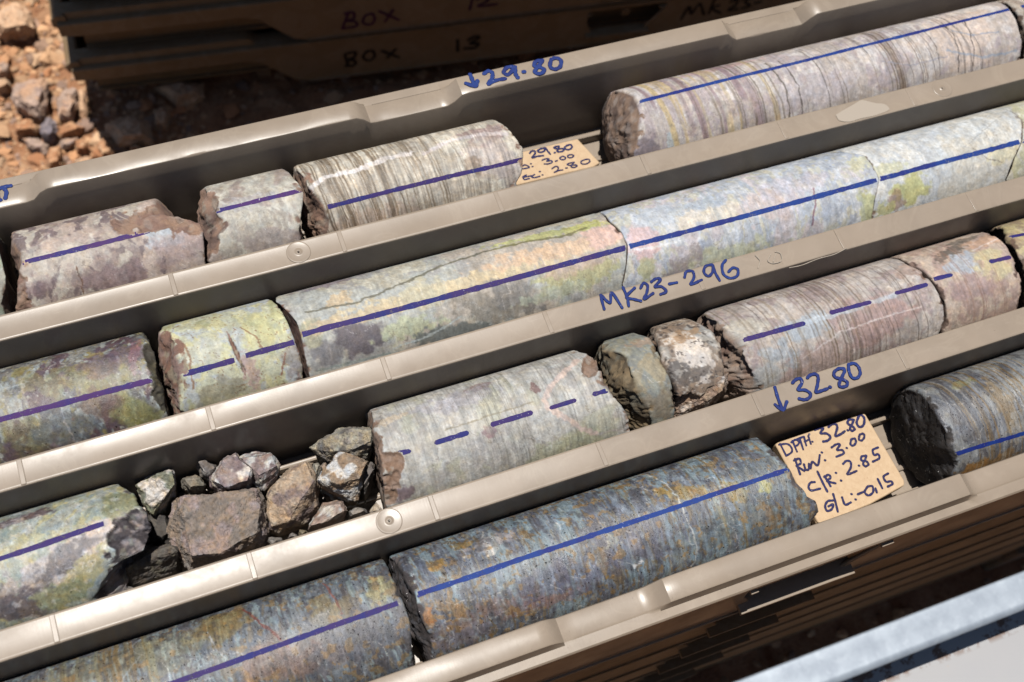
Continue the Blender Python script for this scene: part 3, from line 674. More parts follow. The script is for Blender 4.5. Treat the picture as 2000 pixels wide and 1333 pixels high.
core('long banded cream and lilac core with rough brown end, right of the first depth block', 1, P_('1206,177 1240,185 1250,225 1250,260 1238,300'), P_('1947,3 1972,21 1986,45 1996,80 1995,108'),
     [(196, 184, 176), (210, 202, 198), (184, 170, 172)], seed=14, scale=20, edge=.5, capL=1.4, domeL=8,
     bands=[((1275, 220), (1480, 200), .14, (2, 7), (150, 124, 130), .8, .12, .0), ((1275, 220), (1520, 180), .18, (1.5, 5), (206, 180, 124), .8, .12, .0), ((1340, 220), (1540, 160), .22, (.4, 2.4), (120, 106, 92), .8, .12, 0),
            ((1480, 180), (1935, 80), .13, (.3, .7), (98, 88, 82), .85, .12, 0), ((1600, 150), (1800, 110), .16, (.4, 1.1), (116, 98, 82), .7, .12, 0), ((1735, 120), (1765, 110), .5, (1.0, 2.5), (112, 90, 70), .9, .12, 0), ((1520, 150), (1860, 90), .12, (2, 6), (186, 178, 180), .6, .12, 0)],
     patches=[(1260, 285, 12, 8, (138, 126, 134), .8), (1420, 130, 32, 4, (206, 172, 170), .7), (1600, 175, 30, 10, (202, 192, 194), .7), (1880, 70, 32, 26, (218, 198, 184), .85), (1890, 20, 20, 5, (226, 216, 206), .8), (1310, 290, 3, 14, (196, 204, 206), .9, .1)],
     lines=[(P_('1860,60 1900,70 1950,62'), .7, (150, 158, 176), .8), (P_('1850,100 1920,112 1985,100'), 1.1, (164, 174, 190), .8), (P_('1720,120 1780,128 1850,110'), .7, (160, 158, 170), .7),
            (P_('1838,45 1862,70 1872,140'), .5, (80, 66, 62), .9), (P_('1880,40 1898,80 1902,130'), .5, (80, 66, 62), .9), (P_('1800,60 1828,90 1836,150'), .5, (90, 74, 66), .8), (P_('1520,120 1560,170 1566,225'), .6, (90, 80, 74), .8), (P_('1495,125 1535,175 1542,228'), .8, (100, 90, 80), .8)],
     marks=[((1245, 200), (1990, 14), 2.3)], ink=INKB, frac=(158, 132, 114), frac2=(118, 98, 88), streak=.05)
core('broken brown and grey core tip at the top right corner', 1, P_('1962,3 1985,21 1999,45 2008,80 2008,108'), 640., [(196, 184, 170), (176, 160, 146), (150, 132, 116)], seed=17, edge=.9, marks=[((1995, 14), (2060, -4), 2.3)], ink=INKB)
# --- second channel
core('mottled dark grey core with ochre and purple stains, left end of the second channel', 2, -170., P_('280,653 298,680 303,700 305,730 318,770 325,807'),
     [(118, 116, 116), (146, 144, 138), (160, 148, 98), (104, 82, 92), (172, 176, 172)], seed=20, scale=9, mat=RKW, edge=.9, gain=.78,
     chips=[(312, 745, 5, 15, 3.0), (300, 690, 5, 10, 2.4)], patches=[(140, 740, 34, 9, (150, 142, 98), .65, .2), (230, 700, 24, 8, (118, 96, 104), .6), (60, 860, 18, 12, (136, 128, 84), .6), (265, 800, 12, 12, (150, 148, 88), .7), (262, 690, 3, 12, (150, 108, 116), .7, .2), (120, 840, 16, 8, (112, 116, 118), .7), (190, 790, 12, 8, (120, 92, 78), .6)],
     marks=[((-30, 828), (297, 742), 2.7)], ink=INKP, frac=(92, 84, 58), frac2=(70, 64, 50), lines=[(P_('120,805 135,840 150,870'), .6, (176, 170, 168), .6)])
core('yellow green core with brown cracks, second piece in the second channel', 2, P_('315,645 338,664 346,685 350,737 352,802'), P_('527,585 556,622 584,685 588,720'),
     [(200, 200, 172), (190, 196, 196), (208, 203, 156), (182, 182, 138)], seed=23, scale=11, edge=.5, capL=1.8, domeL=6,
     chips=[(462, 690, 1.1, 14, 2.2, -.12), (325, 680, 4, 20, 1.6)], veins=[((132, 88, 52), .014, 9, .75), ((150, 110, 60), .012, 5, .45)],
     patches=[(430, 770, 14, 10, (150, 142, 120), .6), (575, 700, 6, 12, (152, 144, 146), .7), (380, 690, 16, 8, (206, 208, 200), .6), (520, 640, 14, 12, (210, 206, 150), .6), (490, 725, 4, 12, (190, 156, 150), .7)],
     lines=[(P_('358,672 372,700 378,760'), .9, (150, 106, 70), .8), (P_('470,640 500,660 520,690'), .6, (150, 104, 62), .8), (P_('556,690 552,730'), .7, (140, 84, 60), .8)],
     marks=[((351, 733), (458, 704), 2.6), ((480, 696), (580, 667), 2.6)], ink=INK, frac=(142, 108, 92), frac2=(158, 132, 124))
core('long marbled core in cream, pink and grey green, middle of the second channel', 2, P_('541,589 579,629 597,699 602,720'), P_('1167,415 1190,434 1213,455 1224,480 1222,520 1214,558'),
     [(188, 190, 184), (202, 197, 180), (174, 172, 170), (196, 184, 170)], seed=26, scale=20, aniso=(.45, 1, 1), edge=.25, capL=.6,
     patches=[(700, 660, 13, 11, (104, 94, 102), .8), (640, 690, 12, 8, (128, 124, 128), .7), (600, 650, 10, 8, (176, 172, 130), .6), (770, 600, 80, 3.6, (216, 190, 150), .75, .0), (900, 555, 70, 5, (224, 204, 164), .85, 0), (1080, 490, 46, 6, (228, 196, 164), .9, .05), (1180, 462, 13, 9, (236, 198, 184), .9),
              (830, 570, 16, 9, (208, 200, 170), .8), (700, 530, 22, 5, (176, 178, 174), .7), (870, 485, 40, 5, (186, 192, 184), .8), (1060, 460, 34, 3.6, (196, 196, 132), .9, .1), (1150, 440, 14, 4, (196, 196, 120), .9), (800, 640, 20, 7, (196, 200, 166), .9), (880, 650, 24, 5, (118, 124, 122), .85, .1),
              (950, 600, 22, 8, (158, 150, 138), .85, .5), (1010, 580, 18, 9, (128, 124, 120), .7, .6), (1120, 545, 26, 7, (190, 186, 128), .7), (1090, 570, 26, 4, (186, 192, 170), .7), (640, 555, 20, 6, (148, 134, 144), .7), (665, 585, 8, 5, (214, 188, 150), .8), (1120, 520, 20, 5, (206, 180, 164), .6)],
     lines=[(P_('600,610 700,590 800,548 860,520 960,488'), 1.0, (108, 104, 84), .8), (P_('960,488 1040,470 1100,462 1145,445'), 1.3, (120, 116, 70), .75), (P_('770,680 850,650 900,620'), .8, (196, 206, 206), .8), (P_('620,725 760,690'), 1.2, (150, 164, 160), .6)],
     marks=[((588, 655), (1222, 485), 2.8)], ink=INK, frac=(142, 108, 90), frac2=(128, 96, 84), streak=.06)
core('pale bluish white core with pink and cream blotches, second channel', 2, P_('1168,413 1192,433 1215.5,454 1226.5,479 1224.5,520 1216.5,557'), P_('1648,297 1690,304 1701,318 1717,350 1709,392 1703,423'),
     [(198, 204, 213), (210, 212, 215), (182, 189, 203), (210, 200, 203), (206, 204, 190)], seed=29, scale=12, edge=.2, capL=.4,
     patches=[(1255, 470, 10, 12, (222, 190, 190), .85), (1290, 420, 18, 8, (196, 204, 214), .7), (1330, 525, 20, 7, (156, 146, 146), .7, -.5), (1262, 530, 7, 7, (190, 190, 140), .7), (1400, 420, 26, 8, (226, 214, 196), .8), (1430, 500, 26, 9, (204, 206, 170), .7), (1500, 400, 22, 10, (214, 198, 196), .8), (1370, 400, 14, 5, (176, 188, 202), .7),
              (1560, 360, 24, 8, (204, 198, 208), .7), (1700, 400, 8, 12, (196, 196, 140), .8), (1680, 320, 10, 6, (220, 216, 176), .7), (1640, 300, 20, 4, (176, 184, 196), .7)],
     lines=[(P_('1590,370 1592,400 1585,440'), .8, (140, 100, 116), .8), (P_('1560,305 1620,300 1680,298 1720,275'), .7, (110, 108, 104), .8), (P_('1240,490 1290,480 1330,470'), 1.0, (230, 232, 236), .7)],
     bands=[((1250, 450), (1680, 350), .25, (.4, 2.5), (170, 180, 188), .45, .1, .1)], marks=[((1230, 483), (1712, 352), 2.7)], ink=INKB, frac=(130, 110, 94), gain=.82)
core('smooth white core with a yellow green stain, right part of the second channel', 2, P_('1648,297 1690,304 1701,318 1717.5,350 1709.5,392 1703.5,423'), P_('1965,215 1981,222 1993,231 1995,273 1979,311 1963,352'),
     [(207, 210, 211), (217, 217, 214), (198, 202, 206), (208, 204, 194)], seed=32, scale=24, edge=.2, capL=.4, gain=.84,
     patches=[(1775, 372, 15, 9, (198, 196, 128), .85), (1750, 395, 6, 6, (150, 110, 90), .5), (1735, 330, 14, 4, (206, 204, 160), .6), (1730, 410, 8, 5, (190, 190, 128), .7), (1960, 300, 14, 6, (216, 206, 166), .6), (1900, 250, 26, 10, (208, 212, 214), .6)],
     lines=[(P_('1900,290 1930,312 1958,316'), .5, (130, 120, 110), .8), (P_('1880,290 1940,240 1970,215'), .5, (160, 160, 158), .6), (P_('1690,312 1700,320 1704,328'), 1.6, (104, 84, 66), .9)], marks=[((1716, 351), (1991, 277), 2.7)], ink=INKB)
core('pale core end past the hairline crack at the right edge, second channel', 2, P_('1967,214 1983,221 1995,230 1998,273 1982,311 1966,352'), 640., [(206, 206, 200), (216, 212, 196), (200, 196, 160)], seed=35, edge=.2, scale=14, marks=[((1996, 276), (2100, 248), 2.7)], ink=INKB)
# --- third channel
core('grey green core with a smashed crystalline end, left of the loose rocks', 3, -170., P_('228,946 248,955 268,978 282,999 292,1027 294,1048 283,1076 245,1092 222,1110 213,1128 192,1158 185,1170'),
     [(164, 172, 160), (176, 180, 172), (190, 182, 136), (150, 160, 160)], seed=38, scale=12, mat=RKW, edge=1.2, capR=2.5,
     chips=[(250, 1052, 10, 11, 3.4), (275, 1020, 6, 8, 2.0)],
     patches=[(75, 1003, 7, 4.5, (104, 88, 92), .9), (20, 1020, 14, 3.5, (112, 96, 102), .8, -.1), (170, 1060, 22, 7, (206, 190, 184), .92, -.35, .25), (80, 1120, 22, 8, (196, 184, 180), .92, -.3, .25), (130, 1090, 16, 7, (120, 112, 114), .85, -.4), (40, 1180, 18, 9, (112, 100, 104), .85), (165, 1120, 14, 6, (182, 172, 128), .85, -.3), (130, 1160, 16, 7, (156, 158, 120), .8), (240, 980, 10, 9, (140, 140, 104), .8), (60, 1060, 26, 4, (206, 192, 140), .5)],
     marks=[((-30, 1101), (203, 1024), 2.6)], frac=(150, 140, 140), frac2=(70, 62, 66), ink=INK, spots=[((226, 220, 214), 3.5, .42, .4)])
core('pale grey core with fine drilling grooves and five blue dashes, third channel', 3, P_('727,804 729,835 738,857 739,873 744,900 750,976'), P_('1129,687 1150,692 1167,702 1174,744 1188,762 1206,786 1227,818 1229,835'),
     [(190, 188, 182), (202, 199, 192), (178, 174, 170), (190, 188, 168)], seed=41, scale=16, edge=.5, capL=1.4, capR=1.6, streak=.09,
     chips=[(766, 903, 6.5, 6, 1.6), (760, 938, 5.5, 5.5, 2.0), (758, 972, 5, 6, 2.0), (733, 860, 3, 7, 1.5), (1155, 712, 5, 9, 2.5, .5)],
     patches=[(933, 757, 7, 4, (146, 120, 122), .7), (1044, 757, 3, 3, (130, 96, 92), .8), (790, 965, 7, 5, (138, 116, 124), .8), (955, 845, 4, 3.5, (146, 116, 122), .8), (1060, 930, 40, 5, (176, 160, 156), .6), (1100, 880, 24, 10, (186, 188, 150), .5), (870, 850, 30, 6, (196, 190, 178), .5), (760, 820, 10, 3, (214, 194, 166), .7), (900, 780, 26, 7, (184, 180, 188), .6)],
     lines=[(P_('1128,704 1100,730 1072,760 1062,782 1070,796 1096,812 1130,835 1165,848'), 2.3, (216, 194, 182), .95), (P_('870,840 950,815 1040,785'), .6, (150, 140, 116), .7), (P_('1165,850 1200,840 1228,838'), .9, (200, 190, 186), .7)],
     bands=[((740, 800), (1225, 700), .3, (.2, .5), (150, 148, 138), .35, .06, .02), ((930, 800), (1225, 700), .5, (.2, .7), (118, 116, 104), .5, .08, .02)],
     marks=[((772, 887), (803, 881), 2.3, 1), ((848, 866), (916, 845), 2.4, 1), ((958, 831), (1041, 806), 2.4, 1), ((1073, 798), (1126, 782), 2.2, 1), ((1157, 772), (1190, 763), 2.3, 1)], frac=(156, 132, 116), frac2=(146, 118, 98))
core('short olive grey core slice with a deeply fractured brown face', 3, P_('1176,671 1190,683 1218,697 1226,722 1240,757 1258,792 1274,825'), P_('1250,652 1269,657 1283,685 1300,720 1313,755 1318,807'),
     [(152, 154, 144), (162, 158, 138), (138, 142, 140), (168, 154, 124)], seed=44, scale=8, edge=.8, capL=2.6, domeL=8, chips=[(1215, 712, 3, 7, 1.8), (1252, 790, 3, 8, 2.0)],
     patches=[(1250, 670, 8, 4, (180, 150, 126), .7), (1290, 790, 10, 10, (146, 130, 108), .7)], frac=(150, 130, 100), frac2=(112, 98, 76))
core('rounded brown core fragment with white crystal patch, fourth piece of the third channel', 3, P_('1278,640 1281,665 1290,690 1305,730 1322,768'), P_('1362,628 1385,637 1402,655 1412,690 1418,735 1400,775'),
     [(160, 138, 118), (178, 160, 142), (136, 118, 104), (172, 170, 164)], seed=47, scale=10, edge=3.0, capL=2.0, domeL=4, chips=[(1375, 800, 22, 12, 12, .15)],
     patches=[(1340, 692, 11, 11, (228, 216, 204), .95, 0, .2), (1368, 715, 8, 8, (214, 204, 196), .9, 0, .2), (1320, 725, 8, 6, (96, 90, 88), .85), (1385, 655, 8, 8, (168, 168, 164), .7), (1345, 735, 14, 4.5, (104, 94, 88), .8), (1330, 655, 12, 5, (176, 140, 104), .8)], spots=[((232, 226, 218), 2.5, .40, .5), ((70, 60, 56), 2.0, .46, .7)], frac=(146, 122, 104), frac2=(84, 70, 60))
core('mauve and cream banded core with blue dashes, right part of the third channel', 3, P_('1385,615 1400,629 1418,643 1440,664 1454,685 1471,720 1480,757'), P_('1773,517 1797,527 1817,548 1834,576 1843,597 1845,622 1838,646'),
     [(188, 176, 168), (202, 192, 184), (172, 154, 152)], seed=50, scale=18, edge=.7, capL=3.4, domeL=11,
     bands=[((1390, 640), (1480, 650), .5, (.4, 1.4), (124, 108, 88), .75, .14, 0), ((1480, 620), (1700, 580), .16, (.6, 2.4), (126, 104, 78), .75, .13, 0), ((1620, 680), (1750, 600), .45, (.4, 1.8), (124, 102, 94), .7, .12, 0), ((1480, 620), (1810, 560), .25, (.3, .8), (106, 90, 80), .7, .12, 0)],
     patches=[(1580, 640, 22, 8, (176, 186, 196), .85, -.15), (1540, 700, 18, 6, (168, 176, 184), .8, .5), (1720, 620, 26, 14, (182, 150, 144), .8), (1600, 700, 26, 10, (186, 160, 152), .7), (1780, 530, 12, 6, (190, 164, 150), .8), (1460, 640, 14, 8, (206, 200, 182), .6), (1765, 550, 12, 3, (214, 206, 200), .8), (1500, 740, 10, 14, (186, 190, 190), .7)],
     lines=[(P_('1560,632 1620,618 1700,592 1750,575'), 2.2, (196, 206, 216), .7), (P_('1570,700 1640,650 1720,622 1800,600'), .6, (222, 210, 206), .7)],
     marks=[((1442, 667), (1573, 631), 2.6, 1), ((1620, 612), (1702, 590), 2.4, 1), ((1747, 573), (1812, 555), 2.4, 1)], ink=INK, frac=(136, 110, 96), frac2=(160, 138, 122), streak=.05)
core('pink and cream core with blue grey blotches, beside the crack near the right edge', 3, P_('1777,515 1801,525 1822,546 1839,574 1848,597 1850,622 1844,645'), P_('1945,461 1968,485 1986,520 1995,555 1993,580 1990,601'),
     [(200, 172, 156), (206, 186, 168), (184, 158, 148)], seed=53, scale=14, edge=.5, patches=[(1880, 515, 12, 9, (182, 190, 202), .9), (1940, 520, 12, 12, (208, 194, 150), .85), (1860, 490, 18, 4, (96, 86, 78), .7, -.3), (1930, 470, 18, 5, (206, 168, 140), .8), (1900, 560, 16, 8, (178, 150, 148), .7), (1880, 470, 14, 3, (110, 100, 90), .6)],
     bands=[((1870, 600), (1960, 560), .5, (.3, 1.2), (160, 124, 108), .6, .1, 0)], lines=[(P_('1900,490 1950,465 1975,470'), .8, (226, 212, 206), .7)], marks=[((1822, 547), (1861, 537), 2.4, 1), ((1932, 512), (1975, 502), 2.4, 1)], frac=(96, 72, 62))
core('yellowish core end at the right edge of the third channel', 3, P_('1942,436 1965,460 1990,492 2003,530 2006,585'), 640., [(196, 180, 134), (178, 156, 126), (206, 190, 140), (140, 118, 104)], seed=56, scale=9, edge=1.0, capL=2.5, marks=[((1968, 464), (2060, 448), 2.2)], frac=(120, 96, 78))
# --- fourth channel
core('dark blue grey core with rust and yellow streaks, lower left corner', 4, -200., P_('749,1093 763,1120 778,1160 789,1188 800,1223 803,1275 808,1303'),
     [(106, 112, 122), (126, 133, 140), (130, 122, 110), (98, 96, 102), (138, 152, 156)], seed=59, scale=9, aniso=(1.7, .75, .75), mat=RKS, edge=.6, gain=.90, streak=.12,
     patches=[(430, 1215, 14, 12, (150, 122, 62), .6, .2), (200, 1300, 30, 10, (140, 130, 100), .5), (330, 1270, 16, 12, (146, 144, 120), .5), (640, 1190, 12, 10, (150, 128, 84), .6), (560, 1290, 26, 12, (146, 112, 96), .6), (740, 1150, 6, 8, (170, 160, 110), .7), (600, 1230, 16, 8, (140, 142, 146), .6), (690, 1250, 24, 10, (112, 112, 118), .7)],
     bands=[((190, 1320), (330, 1230), .5, (.4, 2.4), (140, 106, 60), .7, .1, 0), ((100, 1320), (330, 1230), .25, (1, 4), (160, 152, 116), .6, .1, 0)],
     lines=[(P_('475,1190 500,1210 560,1262'), 1.0, (140, 76, 66), .7), (P_('630,1140 660,1180 668,1200'), .8, (140, 84, 72), .7), (P_('405,1235 420,1260 440,1285'), .5, (176, 178, 180), .8), (P_('240,1330 270,1285'), .5, (180, 180, 176), .6)],
     spots=[((156, 122, 76), 3.8, .42, .55), ((74, 72, 76), 3.2, .44, .4)], marks=[((300, 1348), (777, 1178), 2.4)], ink=INK, frac=(76, 70, 70), frac2=(60, 54, 54))
core('long dark grey core with rust spots and bluish streaks, ending at the front depth block', 4, P_('763,1087 786,1113 807,1146 812,1181 823,1202 837,1240 844,1289'), P_('1475,854 1496,868 1524,894 1541,915 1555,943 1576,971 1596,981 1601,1002 1587,1020'),
     [(104, 108, 120), (124, 133, 144), (96, 95, 102), (134, 152, 160), (126, 112, 92)], seed=62, scale=9, aniso=(1.7, .75, .75), mat=RKS, edge=.5, capL=1.5, domeL=3, gain=.90, streak=.11,
     patches=[(853, 1103, 5, 3, (158, 122, 60), .85), (905, 1065, 6, 3, (146, 118, 64), .7), (885, 1190, 9, 4, (156, 118, 70), .75, .5), (905, 1215, 5, 4, (150, 112, 66), .7), (836, 1205, 3, 6, (170, 112, 58), .85), (980, 1185, 22, 5, (132, 108, 106), .6, .1), (1060, 1180, 22, 4, (148, 112, 102), .6, 0), (1010, 1120, 20, 8, (142, 152, 158), .6), (1180, 1050, 12, 9, (100, 96, 102), .7), (1175, 1090, 3, 10, (160, 122, 58), .8),
              (1195, 1055, 5, 4, (214, 206, 160), .8), (1235, 1062, 4, 4, (196, 190, 186), .8), (1330, 960, 14, 5, (158, 128, 66), .8, .4), (1440, 960, 6, 7, (152, 126, 60), .7), (1500, 1010, 10, 8, (150, 116, 80), .6), (1330, 1080, 5, 12, (140, 150, 152), .6), (960, 1060, 14, 5, (196, 178, 168), .5), (960, 1075, 4, 3, (206, 196, 184), .9), (1420, 1030, 26, 10, (116, 130, 138), .6), (1500, 930, 22, 14, (110, 122, 128), .55), (1100, 1130, 30, 10, (112, 108, 128), .5), (1250, 1060, 24, 12, (106, 104, 120), .5), (1495, 950, 4, 4, (186, 178, 100), .7), (900, 1240, 20, 8, (130, 118, 124), .6)],
     bands=[((840, 1120), (1560, 920), .35, (.3, 2.2), (132, 148, 154), .45, .06, .15), ((1160, 1050), (1500, 900), .05, (1, 3.5), (146, 120, 72), .6, .12, .0)],
     lines=[(P_('1254,928 1300,945 1322,970 1335,1000 1352,1040 1362,1085 1345,1115'), .6, (190, 190, 186), .9), (P_('1260,970 1270,990'), .8, (180, 186, 186), .8), (P_('1238,1108 1255,1096'), 1.2, (220, 220, 220), .9)],
     spots=[((158, 122, 74), 3.6, .44, .6), ((154, 164, 168), 2.6, .44, .35), ((74, 72, 78), 3.2, .44, .4)], marks=[((808, 1164), (1543, 916), 2.4)], ink=INKB, frac=(92, 84, 84), frac2=(74, 66, 66))
core('dark sparkling grey core with rust stripes and a black broken end, lower right', 4, P_('1768,758 1794,764 1817,786 1836,817 1852,846 1856,880 1868,914 1862,930'), 640.,
     [(112, 114, 120), (130, 132, 138), (96, 94, 98), (148, 150, 150)], seed=65, scale=9, aniso=(1.7, .75, .75), mat=RKS, edge=1.1, capL=.8, domeL=2, gain=.8,
     patches=[(1880, 750, 8, 4, (150, 146, 96), .6), (1985, 760, 14, 8, (166, 168, 166), .6), (1900, 920, 12, 9, (160, 110, 44), .85), (1950, 905, 12, 10, (140, 104, 58), .8), (1960, 790, 6, 16, (150, 124, 84), .7), (1990, 830, 6, 10, (176, 172, 164), .7)],
     bands=[((1900, 900), (2060, 800), .4, (.5, 2.5), (146, 112, 62), .75, .12, 0), ((1900, 900), (2060, 800), .3, (.4, 2), (176, 174, 170), .6, .12, 0)], 
     marks=[((1866, 888), (2080, 822), 2.3)], ink=INKB, frac=(66, 58, 54), frac2=(44, 38, 36))

# ------------------------------------------------------------------ loose rocks in the third channel
FLZ = -.0585
def rock(label, outline, zm, top, zt, pal, seed, vein=None, rough=.95, sub=3, foot=None, parent=None, name='rock_fragment', group='broken rock fragments in the third channel', scale=8, mat=None, bz=FLZ, cat='rock', amp=1.0, gain=1.0):
    O = np.array([un(x, y, zm) for x, y in outline]); T = np.array([un(x, y, zt if not isinstance(zt, (list, tuple)) else zt[i]) for i, (x, y) in enumerate(top)])
    c = O.mean(0); B = c + (O - c) * (.78 if foot is None else foot); B[:, 2] = bz
    bpts = np.concatenate([O, T, B]); V, Nn, F = hull(bpts, sub); Vm = V * 1000
    d = fbm(Vm / 7, 4, seed) * .9 + (1 - 2 * np.abs(fbm(Vm / 4 + 5, 3, seed + 1))) * .35 + np.floor(fbm(Vm / 5 + 3, 3, seed + 2) * 3) * .28 + .22 * fbm(Vm / 1.4, 3, seed + 3)
    V = V + Nn * (d * rough * amp / 1000)[:, None]
    L = rockcol(Vm, seed, pal, scale, vein, gain); rgba = np.concatenate([L, np.full((len(V), 1), .6)], 1)
    o_ = V.mean(0); o_[2] = V[:, 2].min(); o = mesh_obj(name, V - o_, F, mat or RKR, col=rgba, smooth=True); o.location = tuple(o_)
    o.data.set_sharp_from_angle(angle=math.radians(24))
    tag(o, label, cat, group); return o
BR = [(144, 128, 114), (124, 112, 102), (158, 136, 116)]; GR = [(122, 114, 106), (104, 96, 92), (142, 132, 122)]; PK = [(142, 124, 120), (122, 104, 104), (160, 146, 140)]
rock('grey green wedge of rock with a crumbly white top', P_('262,948 276,938 300,925 338,918 342,945 336,965 300,1006 290,1000 275,980'), -.034, P_('270,948 300,930 335,921 339,946 330,962 300,992 284,972'), [-.026, -.022, -.020, -.022, -.024, -.030, -.028], [(118, 118, 100), (132, 130, 104), (104, 100, 90)], 101, sub=4, vein=((206, 198, 190), .25, 8))
rock('small rounded grey stone above the biggest brown block', P_('355,938 368,930 392,931 403,948 396,962 368,966 356,955'), -.038, P_('360,936 390,934 399,948 372,952'), -.028, [(128, 118, 104), (112, 106, 92), (140, 128, 112)], 102)
rock('small angular brown stone behind the pinkish rock', P_('386,905 400,898 425,906 428,930 415,945 392,930'), -.034, P_('390,904 402,901 418,914 402,926'), -.024, GR, 103, vein=((190, 182, 172), .4, 5))
rock('pinkish grey rock with white veins between two smaller stones', P_('412,950 412,930 435,895 460,885 492,915 495,935 470,958 430,962'), -.030, P_('418,940 438,899 460,889 488,916 482,938 440,952'), -.018, PK, 104, sub=4, vein=((206, 196, 186), .18, 7))
rock('grey rock with a salt and pepper top, behind the orange block', P_('462,892 500,884 528,884 545,910 538,935 515,958 500,950 490,925'), -.034, P_('472,896 505,888 530,889 540,910 505,930'), -.022, PK, 105, sub=4, vein=((186, 184, 180), .12, 4))
rock('largest brown blocky rock, barrel shaped with split faces', P_('326,1030 336,990 342,972 380,968 445,962 505,955 516,975 524,1040 515,1062 440,1095 372,1110 360,1095 335,1065'), -.036, P_('362,975 440,966 495,960 508,985 500,1040 430,1078 374,1088 358,1020'), -.014, BR, 106, sub=5, rough=1.0, scale=12, vein=((150, 132, 126), .2, 9), foot=.95, amp=1.3)
rock('flat orange brown block with a shadowed jagged side', P_('520,1025 520,985 525,955 560,920 596,902 612,905 624,950 622,1000 600,1020 540,1045 524,1040'), -.040, P_('522,1008 522,972 545,940 596,904 612,940 590,972 570,990 566,1016 530,1028'), [-.03, -.026, -.022, -.020, -.018, -.020, -.022, -.026, -.03], [(170, 148, 124), (156, 134, 114), (180, 158, 134)], 107, sub=5, rough=.8, scale=14, vein=((128, 110, 104), .35, 8))
rock('yellowish grey rock lying against the left end of the grooved core', P_('606,875 620,860 660,838 722,836 730,850 728,880 715,905 690,908 640,900'), -.030, P_('636,858 680,840 724,840 724,862 690,878 634,882'), [-.020, -.014, -.012, -.012, -.013, -.022], [(152, 144, 126), (138, 130, 118), (130, 124, 120)], 108, sub=5, vein=((96, 90, 84), .32, 8))
rock('brown block topped with white quartz crystals, in front of the yellowish rock', P_('620,940 622,930 660,885 672,880 718,902 708,935 700,975 680,978 640,958'), -.030, P_('622,938 664,884 716,904 702,936 660,944'), [-.017, -.012, -.012, -.014, -.015], [(150, 130, 108), (140, 118, 96), (128, 108, 90)], 109, sub=5, vein=((200, 198, 196), .10, 6), scale=7)
rock('upright grey chip squeezed beside the grooved core', P_('705,945 712,915 722,900 732,908 731,928 712,965'), -.034, P_('712,920 724,905 728,918 712,945'), -.026, GR, 110)
rock('pinkish brown rock resting by the divider below the quartz block', P_('603,1035 606,1022 632,985 668,978 678,998 672,1012 640,1030'), -.034, P_('608,1026 634,990 664,984 672,998 640,1018'), -.024, [(150, 126, 112), (136, 114, 104), (162, 144, 130)], 111, vein=((186, 180, 172), .45, 6))
rock('thin striped brown sliver beside the moulded pin ring', P_('680,1000 690,992 712,996 718,1003 690,1011 682,1008'), -.034, P_('684,1000 692,995 708,998 690,1005'), -.028, GR, 112, sub=2)
rock('small dusty chip against the divider under the orange block', P_('520,1063 524,1050 550,1052 553,1058 530,1070'), -.036, P_('526,1055 545,1054 532,1062'), -.032, GR, 113, sub=2)
rock('flat pale chip just right of the small dusty chip', P_('562,1052 572,1042 582,1044 580,1052'), -.036, P_('568,1048 576,1044 578,1049'), -.032, GR, 114, sub=2)
rock('yellowish little chip below the orange block', P_('582,1042 584,1034 600,1036 602,1042 588,1048'), -.036, P_('586,1038 596,1038 590,1043'), -.031, [(156, 140, 104), (140, 124, 96), (166, 150, 116)], 115, sub=2)
rock('dark wedge of rock with a pale top edge, under the smashed core end', P_('241,1130 243,1110 275,1082 330,1063 350,1070 352,1095 345,1115 300,1130 256,1146'), -.036, P_('246,1112 290,1082 338,1066 345,1076 300,1090 256,1120'), [-.026, -.020, -.018, -.019, -.020, -.026], [(92, 84, 74), (78, 70, 64), (120, 114, 96)], 116, sub=5, rough=.9)
rock('added stone coloured dark in place of shade, left of the biggest brown block', P_('284,1010 300,996 322,1000 334,1030 336,1062 318,1072 296,1060'), -.050, P_('292,1014 306,1004 322,1012 328,1040 312,1052'), -.040, [(70, 64, 58), (60, 54, 50), (84, 76, 66)], 124)  # extra stone, its dim colour paints the shade over the sunlit floor here
rock('small dark chip left of the dark wedge rock', P_('208,1158 216,1150 245,1146 262,1148 250,1158 220,1168'), -.034, P_('216,1154 242,1149 248,1154 226,1160'), -.030, GR, 117, sub=2)
rock('little pale stone behind the quartz topped block', P_('612,906 622,905 628,915 618,935 611,925'), -.036, P_('616,909 622,910 618,922'), -.03, [(150, 144, 130), (134, 128, 116), (162, 154, 140)], 118, sub=2)
rock('tiny tan stone between the orange block and the quartz block', P_('624,912 636,905 640,912 630,928'), -.036, P_('628,912 635,909 632,918'), -.03, BR, 119, sub=2)
rock('pale flake lying on the channel floor beside the moulded ring', P_('722,1000 735,985 745,998 726,1004'), -.050, P_('728,998 735,989 740,997'), -.048, [(170, 156, 140), (160, 146, 130), (180, 168, 150)], 120, sub=2)
rock('small brown stone wedged below the quartz topped block', P_('633,960 645,962 648,972 636,974'), -.046, P_('636,962 643,964 640,970'), -.043, BR, 121, sub=2)
rock('broken brown slab propped in front of the white crystal fragment', P_('1316,814 1314,775 1328,756 1370,746 1402,732 1426,722 1422,760 1394,787 1368,802 1325,818'), -.030, P_('1318,778 1345,758 1400,738 1420,732 1412,762 1374,788 1322,808'), [-.018, -.012, -.008, -.006, -.010, -.016, -.024], [(146, 122, 104), (128, 106, 90), (160, 140, 120)], 122, sub=5, rough=1.0, vein=((190, 176, 164), .35, 6))
rock('tiny tan pebble caught between two cores in the first channel', P_('5,545 15,542 12,552'), -.02, P_('8,545 13,544 11,549'), -.018, [(186, 172, 150)] * 3, 123, sub=1, group='broken rock fragments in the third channel')

